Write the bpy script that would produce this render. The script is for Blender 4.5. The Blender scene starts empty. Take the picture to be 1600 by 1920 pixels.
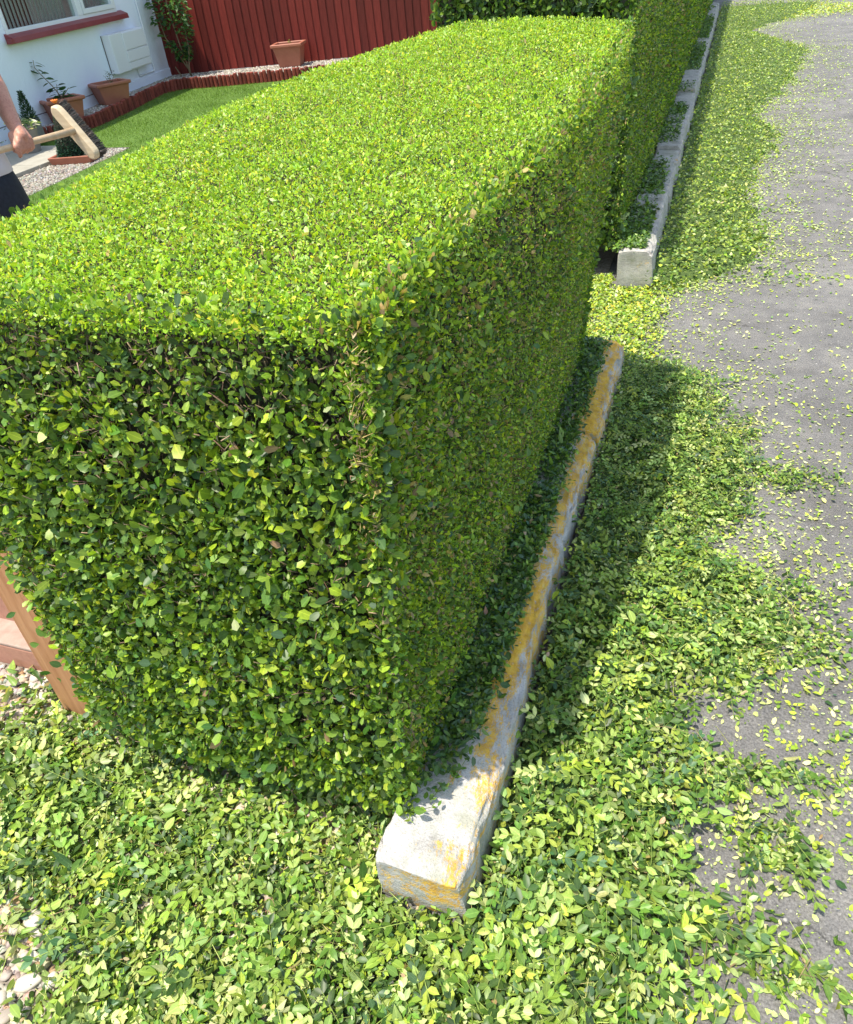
import bpy, bmesh, math, random
import numpy as np
from mathutils import Vector, Matrix

SC = bpy.context.scene
COL = SC.collection
rng = np.random.default_rng(11)
random.seed(5)

# ------------------------------------------------------------------ camera
AX = np.array([[0.944, -0.130, 0.304], [0.318, 0.605, -0.730], [-0.089, 0.786, 0.612]])
cam_d = bpy.data.cameras.new('camera')
cam = bpy.data.objects.new('camera', cam_d)
COL.objects.link(cam)
cam_d.sensor_fit = 'VERTICAL'
cam_d.sensor_height = 24.0
cam_d.lens = 24.0 * 1400.0 / 1920.0
cam_d.clip_start = 0.05
cam_d.clip_end = 800.0
u_, s_, v_ = np.linalg.svd(AX)
R = u_ @ v_
M = Matrix([[R[i][j] for j in range(3)] for i in range(3)]).to_4x4()
M.translation = Vector((0, 0, 1.65))
cam.matrix_world = M
SC.camera = cam

# ------------------------------------------------------------------ sky, sun, exposure
SUN_TO = Vector((-0.27, -0.32, 1.30)).normalized()
EL = math.asin(SUN_TO.z)
w = bpy.data.worlds.new('World')
SC.world = w
w.use_nodes = True
nt = w.node_tree
bg = nt.nodes['Background']
sky = nt.nodes.new('ShaderNodeTexSky')
sky.sky_type = 'NISHITA'
sky.sun_disc = False
sky.sun_elevation = EL
sky.sun_rotation = math.atan2(SUN_TO.x, SUN_TO.y)
wbm = nt.nodes.new('ShaderNodeMix')          # camera white balance, slightly warm
wbm.data_type = 'RGBA'
wbm.blend_type = 'MULTIPLY'
wbm.inputs[0].default_value = 1.0
wbm.inputs[7].default_value = (1.0, 0.915, 0.78, 1)
nt.links.new(sky.outputs['Color'], wbm.inputs[6])
nt.links.new(wbm.outputs[2], bg.inputs['Color'])
bg.inputs['Strength'].default_value = 0.15
sd = bpy.data.lights.new('sun', 'SUN')
sd.energy = 2.6
sd.angle = math.radians(0.9)
sd.color = (1.0, 0.93, 0.80)
sun = bpy.data.objects.new('sun', sd)
COL.objects.link(sun)
sun.rotation_euler = SUN_TO.to_track_quat('Z', 'Y').to_euler()
sun.location = (-6, -3, 12)
SC.view_settings.view_transform = 'Standard'
SC.view_settings.look = 'None'
SC.view_settings.exposure = 1.38
SC.view_settings.gamma = 1.0
SC.view_settings.use_curve_mapping = False
SC.render.engine = 'CYCLES'
SC.cycles.max_bounces = 8
SC.cycles.transmission_bounces = 4
SC.cycles.use_denoising = True


# ------------------------------------------------------------------ materials
def base_mat(name):
    m = bpy.data.materials.new(name)
    m.use_nodes = True
    t = m.node_tree
    return m, t, t.nodes['Principled BSDF']


def ramp(t, fac, stops):
    r = t.nodes.new('ShaderNodeValToRGB')
    e = r.color_ramp.elements
    while len(e) < len(stops):
        e.new(0.5)
    for k, (p, c) in enumerate(stops):
        e[k].position = p
        e[k].color = (*c, 1) if len(c) == 3 else c
    t.links.new(fac, r.inputs['Fac'])
    return r


def noise(t, scale, detail=4, rough=0.55, dist=0.0, coord='Object', vec=None, stretch=None):
    n = t.nodes.new('ShaderNodeTexNoise')
    n.inputs['Scale'].default_value = scale
    n.inputs['Detail'].default_value = detail
    n.inputs['Roughness'].default_value = rough
    n.inputs['Distortion'].default_value = dist
    tc = t.nodes.new('ShaderNodeTexCoord')
    src = tc.outputs[coord]
    if coord == 'World':
        pass
    if stretch:
        mp = t.nodes.new('ShaderNodeMapping')
        mp.inputs['Scale'].default_value = stretch
        t.links.new(src, mp.inputs['Vector'])
        src = mp.outputs['Vector']
    t.links.new(src, n.inputs['Vector'])
    return n


def mix(t, a, b, fac, mode='MIX'):
    m = t.nodes.new('ShaderNodeMix')
    m.data_type = 'RGBA'
    m.blend_type = mode
    for sock, v in ((m.inputs[6], a), (m.inputs[7], b), (m.inputs[0], fac)):
        if hasattr(v, 'links') or hasattr(v, 'is_linked'):
            t.links.new(v, sock)
        elif isinstance(v, (tuple, list)):
            sock.default_value = (*v, 1) if len(v) == 3 else v
        else:
            sock.default_value = v
    return m.outputs[2]


def bump(t, p, h, strength=0.4, dist=0.01):
    b = t.nodes.new('ShaderNodeBump')
    b.inputs['Strength'].default_value = strength
    b.inputs['Distance'].default_value = dist
    t.links.new(h, b.inputs['Height'])
    t.links.new(b.outputs['Normal'], p.inputs['Normal'])


def simple(name, ca, cb=None, scale=8, rough=0.6, bstr=0.15, bdist=0.004, stretch=None, spec=0.5, coord='Object', detail=5, metal=0):
    m, t, p = base_mat(name)
    p.inputs['Roughness'].default_value = rough
    p.inputs['Specular IOR Level'].default_value = spec
    p.inputs['Metallic'].default_value = metal
    n = noise(t, scale, detail, 0.6, stretch=stretch, coord=coord)
    r = ramp(t, n.outputs['Fac'], [(0.3, ca), (0.7, cb or ca)])
    t.links.new(r.outputs['Color'], p.inputs['Base Color'])
    if bstr:
        bump(t, p, n.outputs['Fac'], bstr, bdist)
    return m


def leaf_mat(name, gloss=0.42, trans=0.34, under=(1.25, 1.2, 1.35), spec=0.45):
    """leaf colour comes from the point attribute 'tint'; alpha = distance from the midrib"""
    m, t, p = base_mat(name)
    at = t.nodes.new('ShaderNodeAttribute')
    at.attribute_name = 'tint'
    geo = t.nodes.new('ShaderNodeNewGeometry')
    rib = ramp(t, at.outputs['Alpha'], [(0.0, (1.45, 1.35, 1.5)), (0.14, (1, 1, 1))])
    c = mix(t, at.outputs['Color'], rib.outputs['Color'], 1.0, 'MULTIPLY')
    n = noise(t, 160, 2, 0.6)
    blot = ramp(t, n.outputs['Fac'], [(0.3, (0.82, 0.85, 0.85)), (0.7, (1.15, 1.12, 1.1))])
    c = mix(t, c, blot.outputs['Color'], 1.0, 'MULTIPLY')
    back = mix(t, c, (*under, 1), 1.0, 'MULTIPLY')
    c = mix(t, c, back, geo.outputs['Backfacing'])
    t.links.new(c, p.inputs['Base Color'])
    p.inputs['Roughness'].default_value = gloss
    p.inputs['Specular IOR Level'].default_value = spec
    tr = t.nodes.new('ShaderNodeBsdfTranslucent')
    tc = mix(t, c, (1.5, 1.45, 0.6, 1), 1.0, 'MULTIPLY')
    t.links.new(tc, tr.inputs['Color'])
    ms = t.nodes.new('ShaderNodeMixShader')
    ms.inputs['Fac'].default_value = trans
    t.links.new(p.outputs[0], ms.inputs[1])
    t.links.new(tr.outputs[0], ms.inputs[2])
    t.links.new(ms.outputs[0], t.nodes['Material Output'].inputs['Surface'])
    return m


def asphalt_mat():
    m, t, p = base_mat('asphalt')
    big = noise(t, 1.3, 5, 0.6)
    mid = noise(t, 14, 5, 0.6, 0.3)
    fine = noise(t, 170, 5, 0.75)
    v = t.nodes.new('ShaderNodeTexVoronoi')
    v.inputs['Scale'].default_value = 95
    tc = t.nodes.new('ShaderNodeTexCoord')
    t.links.new(tc.outputs['Object'], v.inputs['Vector'])
    a = ramp(t, big.outputs['Fac'], [(0.3, (0.128, 0.126, 0.126)), (0.7, (0.212, 0.207, 0.203))])
    b = ramp(t, mid.outputs['Fac'], [(0.3, (0.8, 0.8, 0.82)), (0.72, (1.18, 1.17, 1.15))])
    c = ramp(t, fine.outputs['Fac'], [(0.34, (0.50, 0.50, 0.50)), (0.64, (1.45, 1.44, 1.42))])
    col = mix(t, a.outputs['Color'], b.outputs['Color'], 1.0, 'MULTIPLY')
    col = mix(t, col, c.outputs['Color'], 1.0, 'MULTIPLY')
    vs = ramp(t, v.outputs['Color'], [(0.90, (0, 0, 0)), (0.93, (1, 1, 1))])
    vd = ramp(t, v.outputs['Distance'], [(0.28, (1, 1, 1)), (0.42, (0, 0, 0))])
    f = mix(t, vs.outputs['Color'], vd.outputs['Color'], 1.0, 'MULTIPLY')
    col = mix(t, col, (0.42, 0.41, 0.39), f)
    cv = t.nodes.new('ShaderNodeTexVoronoi')
    cv.feature = 'DISTANCE_TO_EDGE'
    cv.inputs['Scale'].default_value = 0.75
    wn = noise(t, 5, 6, 0.7)
    wv_ = t.nodes.new('ShaderNodeVectorMath'); wv_.operation = 'MULTIPLY_ADD'
    t.links.new(wn.outputs['Color'], wv_.inputs[0]); wv_.inputs[1].default_value = (.22, .22, 0)
    t.links.new(tc.outputs['Object'], wv_.inputs[2])
    t.links.new(wv_.outputs[0], cv.inputs['Vector'])
    cr = ramp(t, cv.outputs['Distance'], [(0.0, (1, 1, 1)), (0.0045, (0, 0, 0))])
    gate = ramp(t, big.outputs['Fac'], [(0.47, (0, 0, 0)), (0.53, (.8, .8, .8))])
    col = mix(t, col, (0.035, 0.034, 0.032), mix(t, cr.outputs['Color'], gate.outputs['Color'], 1.0, 'MULTIPLY'))
    stn = noise(t, 3.3, 7, 0.7)
    st_ = ramp(t, stn.outputs['Fac'], [(0.36, (0.80, 0.79, 0.78)), (0.5, (1, 1, 1)), (0.68, (1.12, 1.10, 1.06))])
    col = mix(t, col, st_.outputs['Color'], 1.0, 'MULTIPLY')
    t.links.new(col, p.inputs['Base Color'])
    p.inputs['Roughness'].default_value = 0.85
    hm = t.nodes.new('ShaderNodeMath')
    hm.operation = 'SUBTRACT'
    t.links.new(fine.outputs['Fac'], hm.inputs[0])
    t.links.new(v.outputs['Distance'], hm.inputs[1])
    bump(t, p, hm.outputs[0], 0.9, 0.005)
    return m


def stone_mat(name, lichen, grey, seed):
    m, t, p = base_mat(name)
    g = noise(t, 9, 8, 0.7)
    f = noise(t, 190, 3, 0.7)
    a = ramp(t, g.outputs['Fac'], [(0.28, tuple(0.55 * c for c in grey)), (0.5, grey), (0.75, tuple(min(1, 1.18 * c) for c in grey))])
    b = ramp(t, f.outputs['Fac'], [(0.30, (0.72, 0.71, 0.70)), (0.5, (1.0, 1.0, 1.0)), (0.7, (1.08, 1.08, 1.08))])
    col = mix(t, a.outputs['Color'], b.outputs['Color'], 1.0, 'MULTIPLY')
    # green-grey algae
    al = noise(t, 7, 6, 0.65)
    al.inputs['Distortion'].default_value = 0.4
    am = ramp(t, al.outputs['Fac'], [(0.52, (0, 0, 0)), (0.66, (0.6, 0.6, 0.6))])
    col = mix(t, col, (0.30, 0.31, 0.22), am.outputs['Color'])
    # orange crust lichen
    l1 = noise(t, 22, 12, 0.86, 0.3, stretch=(1.5, 0.6, 1.5))
    geo = t.nodes.new('ShaderNodeAttribute')
    geo.attribute_name = 'crust'
    add = t.nodes.new('ShaderNodeMath')
    add.operation = 'ADD'
    t.links.new(l1.outputs['Fac'], add.inputs[0])
    t.links.new(geo.outputs['Fac'], add.inputs[1])
    lm = ramp(t, add.outputs[0], [(0.565 - lichen, (0, 0, 0)), (0.60 - lichen, (0.85, 0.85, 0.85)), (0.70 - lichen, (1, 1, 1))])
    l2 = noise(t, 38, 6, 0.7)
    lc = ramp(t, l2.outputs['Fac'], [(0.3, (0.45, 0.27, 0.06)), (0.44, (0.68, 0.35, 0.02)), (0.56, (0.80, 0.47, 0.03)), (0.70, (0.82, 0.58, 0.10))])
    hl = noise(t, 75, 8, 0.8)
    hm_ = ramp(t, hl.outputs['Fac'], [(0.37, (0, 0, 0)), (0.44, (1, 1, 1))])
    lmm = mix(t, lm.outputs['Color'], hm_.outputs['Color'], 1.0, 'MULTIPLY')
    col = mix(t, col, lc.outputs['Color'], lmm)
    col = mix(t, col, (0.40, 0.36, 0.22), mix(t, lm.outputs['Color'], (0.12, 0.12, 0.12), 1.0, 'MULTIPLY'))
    t.links.new(col, p.inputs['Base Color'])
    p.inputs['Roughness'].default_value = 0.9
    p.inputs['Specular IOR Level'].default_value = 0.25
    hm = t.nodes.new('ShaderNodeMath')
    hm.operation = 'MULTIPLY_ADD'
    t.links.new(f.outputs['Fac'], hm.inputs[0])
    hm.inputs[1].default_value = 0.5
    t.links.new(g.outputs['Fac'], hm.inputs[2])
    bump(t, p, hm.outputs[0], 1.0, 0.010)
    return m


def tint_mat(name, rough=0.6, nscale=60, namp=0.2, bstr=0.3, bdist=0.002, stretch=None, spec=0.4):
    """plain solid coloured by object attribute-free 'tint' point colour"""
    m, t, p = base_mat(name)
    at = t.nodes.new('ShaderNodeAttribute')
    at.attribute_name = 'tint'
    n = noise(t, nscale, 4, 0.6, stretch=stretch)
    r = ramp(t, n.outputs['Fac'], [(0.3, (1 - namp,) * 3), (0.7, (1 + namp,) * 3)])
    c = mix(t, at.outputs['Color'], r.outputs['Color'], 1.0, 'MULTIPLY')
    t.links.new(c, p.inputs['Base Color'])
    p.inputs['Roughness'].default_value = rough
    p.inputs['Specular IOR Level'].default_value = spec
    bump(t, p, n.outputs['Fac'], bstr, bdist)
    return m


def wood_mat(name, ca, cb, stretch=(30, 30, 2), rough=0.6, scale=2.0, randomise=0.0):
    m, t, p = base_mat(name)
    n = noise(t, scale, 6, 0.6, 0.6, stretch=stretch)
    r = ramp(t, n.outputs['Fac'], [(0.3, ca), (0.7, cb)])
    col = r.outputs['Color']
    if randomise:
        oi = t.nodes.new('ShaderNodeObjectInfo')
        rr = ramp(t, oi.outputs['Random'], [(0, (1 - randomise,) * 3), (1, (1 + randomise,) * 3)])
        col = mix(t, col, rr.outputs['Color'], 1.0, 'MULTIPLY')
    t.links.new(col, p.inputs['Base Color'])
    p.inputs['Roughness'].default_value = rough
    p.inputs['Specular IOR Level'].default_value = 0.3
    bump(t, p, n.outputs['Fac'], 0.35, 0.003)
    return m


MAT = {}
MAT['leaf'] = leaf_mat('privet_leaf')
MAT['litter'] = leaf_mat('cut_leaf', gloss=0.45, trans=0.20, under=(1.45, 1.35, 1.9))
MAT['asphalt'] = asphalt_mat()
MAT['twig'] = tint_mat('twig_bark', 0.8, 90, 0.3)
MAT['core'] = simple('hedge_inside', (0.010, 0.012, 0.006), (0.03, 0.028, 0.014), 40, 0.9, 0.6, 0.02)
MAT['mulch'] = simple('crushed_green', (0.045, 0.085, 0.016), (0.11, 0.17, 0.035), 90, 0.9, 0.9, 0.02)
MAT['soil'] = simple('soil', (0.05, 0.035, 0.02), (0.10, 0.075, 0.05), 30, 0.95, 0.6, 0.01)
MAT['stoneA'] = stone_mat('lichened_stone', 0.0, (0.52, 0.505, 0.485), 1)
MAT['stoneB'] = stone_mat('pale_stone', -0.10, (0.46, 0.44, 0.41), 2)
MAT['pebble'] = tint_mat('pebble_stone', 0.55, 35, 0.16, 0.15, 0.002)
MAT['gravel'] = simple('gravel_ground', (0.17, 0.14, 0.11), (0.36, 0.32, 0.27), 55, 0.9, 0.8, 0.02)
MAT['lawn'] = simple('lawn_ground', (0.06, 0.125, 0.012), (0.11, 0.20, 0.022), 22, 0.9, 0.7, 0.02)
MAT['slab'] = simple('paving_slab', (0.30, 0.28, 0.23), (0.38, 0.36, 0.30), 7, 0.85, 0.2, 0.004)
MAT['white'] = simple('white_upvc', (0.78, 0.80, 0.82), None, 3, 0.3, 0)
MAT['fence'] = wood_mat('red_stained_board', (0.095, 0.011, 0.008), (0.19, 0.026, 0.018), (22, 22, 1.4), 0.55, 2.0, 0.28)
MAT['log'] = wood_mat('red_log_roll', (0.11, 0.020, 0.013), (0.26, 0.06, 0.04), (12, 12, 4), 0.7, 3.0, 0.35)
MAT['terra'] = simple('terracotta_plastic', (0.33, 0.11, 0.065), (0.40, 0.145, 0.09), 6, 0.5, 0.05)
MAT['postwood'] = wood_mat('orange_brown_timber', (0.36, 0.16, 0.075), (0.52, 0.27, 0.14), (24, 24, 1.6), 0.6, 2.2)
MAT['concrete'] = simple('pink_render', (0.36, 0.17, 0.12), (0.43, 0.22, 0.155), 60, 0.85, 0.3, 0.003)
MAT['ledge'] = simple('pale_ledge', (0.30, 0.21, 0.17), (0.42, 0.31, 0.26), 30, 0.85, 0.4, 0.004)
MAT['paleWood'] = wood_mat('pale_broom_wood', (0.58, 0.44, 0.27), (0.74, 0.61, 0.42), (6, 6, 40), 0.45, 1.0)
MAT['poleWood'] = wood_mat('broom_pole_wood', (0.50, 0.34, 0.19), (0.66, 0.49, 0.31), (30, 30, 2), 0.4, 1.0)
MAT['bristle'] = simple('broom_bristle', (0.06, 0.05, 0.045), (0.14, 0.115, 0.10), 80, 0.8, 0.5, 0.003)
MAT['metal'] = simple('nail', (0.12, 0.09, 0.07), None, 5, 0.5, 0)
MAT['greypot'] = simple('grey_planter', (0.17, 0.155, 0.135), (0.24, 0.22, 0.19), 12, 0.7, 0.2, 0.003)
MAT['orange'] = simple('orange_petal', (0.80, 0.16, 0.02), (0.85, 0.25, 0.03), 20, 0.6, 0)
MAT['shorts'] = simple('dark_cloth', (0.010, 0.012, 0.020), (0.018, 0.022, 0.034), 60, 0.85, 0.2, 0.003)
MAT['shirt'] = simple('white_cloth', (0.62, 0.62, 0.74), (0.72, 0.72, 0.82), 8, 0.85, 0.2, 0.01)
MAT['vest'] = simple('slate_blue_cloth', (0.16, 0.24, 0.30), (0.22, 0.31, 0.37), 12, 0.85, 0.2, 0.01)
MAT['hair'] = simple('grey_hair', (0.16, 0.14, 0.12), (0.3, 0.27, 0.24), 60, 0.7, 0.5, 0.004)
MAT['sole'] = simple('black_rubber', (0.02, 0.02, 0.02), None, 10, 0.7, 0)
MAT['cable'] = simple('dark_cable', (0.12, 0.11, 0.11), None, 10, 0.6, 0)
MAT['blind'] = simple('blind_fabric', (0.55, 0.57, 0.55), (0.64, 0.66, 0.63), 4, 0.8, 0.05)
MAT['room'] = simple('dim_room', (0.08, 0.08, 0.08), None, 4, 0.9, 0)
MAT['sill'] = simple('red_painted_sill', (0.21, 0.035, 0.038), (0.27, 0.05, 0.052), 5, 0.45, 0.1)
# skin
m, t, p = base_mat('skin')
n1 = noise(t, 14, 4, 0.6)
n2 = noise(t, 130, 3, 0.7)
r1 = ramp(t, n1.outputs['Fac'], [(0.3, (0.46, 0.20, 0.135)), (0.7, (0.58, 0.29, 0.20))])
r2 = ramp(t, n2.outputs['Fac'], [(0.34, (0.78, 0.70, 0.66)), (0.5, (1, 1, 1))])
t.links.new(mix(t, r1.outputs['Color'], r2.outputs['Color'], 1.0, 'MULTIPLY'), p.inputs['Base Color'])
p.inputs['Roughness'].default_value = 0.5
p.inputs['Subsurface Weight'].default_value = 0.12
p.inputs['Subsurface Radius'].default_value = (0.012, 0.005, 0.003)
bump(t, p, n2.outputs['Fac'], 0.25, 0.002)
MAT['skin'] = m
# wall render
m, t, p = base_mat('white_render')
n1 = noise(t, 1.6, 5, 0.6)
n2 = noise(t, 9, 6, 0.65)
r1 = ramp(t, n1.outputs['Fac'], [(0.3, (0.78, 0.83, 0.93)), (0.7, (0.84, 0.88, 0.96))])
t.links.new(r1.outputs['Color'], p.inputs['Base Color'])
p.inputs['Roughness'].default_value = 0.8
bump(t, p, n2.outputs['Fac'], 0.5, 0.02)
MAT['wall'] = m
# glass
m, t, p = base_mat('window_glass')
gl = t.nodes.new('ShaderNodeBsdfGlossy')
gl.inputs['Roughness'].default_value = 0.02
tp = t.nodes.new('ShaderNodeBsdfTransparent')
tp.inputs['Color'].default_value = (0.82, 0.88, 0.86, 1)
fr = t.nodes.new('ShaderNodeFresnel')
fr.inputs['IOR'].default_value = 1.5
ms = t.nodes.new('ShaderNodeMixShader')
ms.inputs[0].default_value = 0.13
t.links.new(tp.outputs[0], ms.inputs[1])
t.links.new(gl.outputs[0], ms.inputs[2])
t.links.new(ms.outputs[0], t.nodes['Material Output'].inputs['Surface'])
MAT['glass'] = m


# ------------------------------------------------------------------ object helpers
def link(o, parent=None):
    COL.objects.link(o)
    if parent is not None:
        o.parent = parent
    return o


def tag(o, label=None, cat=None, group=None, kind=None):
    if label: o['label'] = label
    if cat: o['category'] = cat
    if group: o['group'] = group
    if kind: o['kind'] = kind
    return o


def empty(name, loc=(0, 0, 0), rz=0.0):
    o = bpy.data.objects.new(name, None)
    o.location = loc
    o.rotation_euler = (0, 0, rz)
    o.empty_display_size = 0.1
    return link(o)


def finish(name, bm, mat, parent=None, smooth=False, bevel=0.0, seg=2):
    me = bpy.data.meshes.new(name)
    bmesh.ops.recalc_face_normals(bm, faces=bm.faces)
    bm.to_mesh(me)
    bm.free()
    me.materials.append(MAT[mat] if isinstance(mat, str) else mat)
    if smooth:
        me.polygons.foreach_set('use_smooth', [True] * len(me.polygons))
    o = bpy.data.objects.new(name, me)
    link(o, parent)
    if bevel:
        b = o.modifiers.new('bevel', 'BEVEL')
        b.width = bevel
        b.segments = seg
        b.limit_method = 'ANGLE'
    return o


def add_box(bm, c, s, rot=None):
    r = bmesh.ops.create_cube(bm, size=1.0)
    mt = Matrix.Translation(Vector(c)) @ (rot.to_4x4() if rot is not None else Matrix.Identity(4)) @ Matrix.Diagonal((*s, 1))
    bmesh.ops.transform(bm, matrix=mt, verts=r['verts'])
    return r['verts']


def box(name, c, s, mat, parent=None, bevel=0.0, rot=None):
    bm = bmesh.new()
    add_box(bm, c, s, rot)
    return finish(name, bm, mat, parent, bevel=bevel)


def add_tube(bm, pts, rad, n=8, cap=True):
    pts = [Vector(p) for p in pts]
    rad = rad if isinstance(rad, (list, tuple)) else [rad] * len(pts)
    rings = []
    for i, p in enumerate(pts):
        d = (pts[min(i + 1, len(pts) - 1)] - pts[max(i - 1, 0)]).normalized()
        a = d.orthogonal().normalized() if i == 0 else (rings[-1][1] - rings[-1][1].dot(d) * d).normalized()
        b = d.cross(a)
        rings.append(([bm.verts.new(p + rad[i] * (math.cos(k * 2 * math.pi / n) * a + math.sin(k * 2 * math.pi / n) * b)) for k in range(n)], a))
    for r0, r1 in zip(rings, rings[1:]):
        for k in range(n):
            bm.faces.new((r0[0][k], r0[0][(k + 1) % n], r1[0][(k + 1) % n], r1[0][k]))
    if cap:
        bm.faces.new(rings[0][0][::-1])
        bm.faces.new(rings[-1][0])


def tube(name, pts, rad, mat, parent=None, n=8):
    bm = bmesh.new()
    add_tube(bm, pts, rad, n)
    return finish(name, bm, mat, parent, smooth=True)


def poly_sheet(name, pts, z, mat, kind='structure'):
    bm = bmesh.new()
    bm.faces.new([bm.verts.new((x, y, z)) for x, y in pts])
    o = finish(name, bm, mat)
    if kind: o['kind'] = kind
    return o


def np_mesh(name, verts, faces_tri, mat, parent=None, tint=None, smooth=True, extra=None):
    me = bpy.data.meshes.new(name)
    nv, nf = len(verts), len(faces_tri)
    me.vertices.add(nv)
    me.vertices.foreach_set('co', np.ascontiguousarray(verts, dtype=np.float32).ravel())
    me.loops.add(nf * 3)
    me.loops.foreach_set('vertex_index', np.ascontiguousarray(faces_tri, dtype=np.int32).ravel())
    me.polygons.add(nf)
    me.polygons.foreach_set('loop_start', np.arange(0, nf * 3, 3, dtype=np.int32))
    me.update(calc_edges=True)
    if smooth:
        me.polygons.foreach_set('use_smooth', np.ones(nf, dtype=bool))
    if tint is not None:
        a = me.attributes.new('tint', 'FLOAT_COLOR', 'POINT')
        a.data.foreach_set('color', np.ascontiguousarray(tint, dtype=np.float32).ravel())
    me.materials.append(MAT[mat] if isinstance(mat, str) else mat)
    me.validate()
    o = bpy.data.objects.new(name, me)
    if parent is not False:
        link(o, parent)
    return o


def unit(v):
    return v / np.maximum(np.linalg.norm(v, axis=-1, keepdims=True), 1e-9)


# leaf templates: (t along, u across, fold) + tris
T_NEAR = np.array([(0, 0), (.10, -.10), (.10, .10), (.33, -.86), (.33, 0), (.33, .86), (.60, -.95), (.60, 0), (.60, .95), (.84, -.55), (.84, 0), (.84, .55), (1, 0)])
F_NEAR = np.array([(0, 2, 1), (1, 2, 4), (1, 4, 3), (2, 5, 4), (3, 4, 7), (3, 7, 6), (4, 5, 8), (4, 8, 7), (6, 7, 10), (6, 10, 9), (7, 8, 11), (7, 11, 10), (9, 10, 12), (10, 11, 12)])
T_RND = np.array([(0, 0), (.12, -.12), (.12, .12), (.36, -.74), (.36, 0), (.36, .74), (.66, -1.0), (.66, 0), (.66, 1.0), (.90, -.62), (.90, 0), (.90, .62), (1, 0)])
T_NR8 = np.array([(0, 0), (.30, -.86), (.30, 0), (.30, .86), (.68, -.88), (.68, 0), (.68, .88), (1, 0)])
T_RD8 = np.array([(0, 0), (.34, -.78), (.34, 0), (.34, .78), (.76, -.98), (.76, 0), (.76, .98), (1, 0)])
F_NR8 = np.array([(0, 2, 1), (0, 3, 2), (1, 2, 5), (1, 5, 4), (2, 3, 6), (2, 6, 5), (4, 5, 7), (5, 6, 7)])
T_MID = np.array([(0, 0), (.32, -.9), (.32, .9), (.72, -.85), (.72, .85), (1, 0)])
F_MID = np.array([(0, 2, 1), (1, 2, 4), (1, 4, 3), (3, 4, 5)])
T_DIA = np.array([(0, 0), (.45, -1.0), (.5, 1.0), (1, 0)])
F_DIA = np.array([(0, 2, 1), (1, 2, 3)])
T_CUT = np.array([(0, 0), (.45, -.9), (.45, .9), (.8, -1.0), (.95, .8), (.9, 0)])


def leaves(P, D, N, L, W, col, near=True, curl=0.15, fold=0.25, tpl=None):
    """returns verts, tris, tint (rgb + distance from the midrib) of a cloud of leaves"""
    if near and tpl is None and len(P) > 20: tpl = T_NR8
    if tpl is T_RND: tpl = T_RD8
    T = tpl if tpl is not None else (T_NEAR if near else T_MID)
    
    F = F_NEAR if near else F_MID
    if tpl is T_DIA: F = F_DIA
    if tpl is T_NR8 or tpl is T_RD8: F = F_NR8
    n, k = len(P), len(T)
    D = unit(D)
    N = unit(N - (N * D).sum(1, keepdims=True) * D)
    S = np.cross(D, N)
    t_ = T[:, 0][None, :, None]
    uu = T[:, 1][None, :, None]
    L_ = L[:, None, None]
    W_ = (W * 0.5)[:, None, None]
    cu = (curl * rng.normal(0.4, 1.0, n))[:, None, None]
    fo = (fold * np.abs(rng.normal(0.6, 0.6, n)))[:, None, None]
    asym = 1 + 0.12 * rng.normal(0, 1, n)[:, None, None] * np.sign(uu)
    V = P[:, None, :] + D[:, None, :] * (L_ * t_) + S[:, None, :] * (W_ * uu * asym) + N[:, None, :] * (-cu * L_ * t_ * t_ + fo * W_ * np.abs(uu))
    tris = (F[None] + (np.arange(n) * k)[:, None, None]).reshape(-1, 3)
    tint = np.zeros((n, k, 4))
    tint[:, :, :3] = col[:, None, :]
    tint[:, :, 3] = np.abs(T[:, 1])[None, :] if near else 0.5
    return V.reshape(-1, 3), tris, tint.reshape(-1, 4)


def join(parts):
    vs, fs, ts, off = [], [], [], 0
    for v, f, t_ in parts:
        vs.append(v); fs.append(f + off); ts.append(t_)
        off += len(v)
    return np.concatenate(vs), np.concatenate(fs), np.concatenate(ts)


def palette(n, cols, probs, jit=0.16):
    cols = np.array(cols)
    idx = rng.choice(len(cols), n, p=np.array(probs) / sum(probs))
    c = cols[idx] * (1 + jit * rng.normal(0, 1, (n, 1))) * (1 + 0.06 * rng.normal(0, 1, (n, 3)))
    return np.clip(c, 0.004, 0.9)


def sticks(P, D, L, r0, col):
    """thin three-sided twigs"""
    n = len(P)
    D = unit(D)
    A = unit(np.cross(D, rng.normal(0, 1, (n, 3))))
    B = np.cross(D, A)
    out = []
    for s in (0, 1):
        for k in range(3):
            a = k * 2 * math.pi / 3
            out.append(P + D * (L * s)[:, None] + (A * math.cos(a) + B * math.sin(a)) * (r0 * (1 - 0.3 * s))[:, None])
    V = np.stack(out, 1)
    F = np.array([(0, 1, 4), (0, 4, 3), (1, 2, 5), (1, 5, 4), (2, 0, 3), (2, 3, 5), (3, 4, 5)])
    tris = (F[None] + (np.arange(n) * 6)[:, None, None]).reshape(-1, 3)
    tint = np.ones((n, 6, 4))
    tint[:, :, :3] = col[:, None, :]
    tint[:, 3:, :3] *= 1.2
    return V.reshape(-1, 3), tris, tint.reshape(-1, 4)


def wob(a, b, k=1.0, s=0.0):
    return (np.sin(a * 7.1 * k + s) * np.sin(b * 6.3 * k + 1.3 + s) + 0.6 * np.sin(a * 17 * k + b * 5 + s) + 0.4 * np.sin(b * 23 * k - a * 9 + s)) / 2.0


# value-noise for densities
_tab = rng.random((64, 64))


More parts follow.
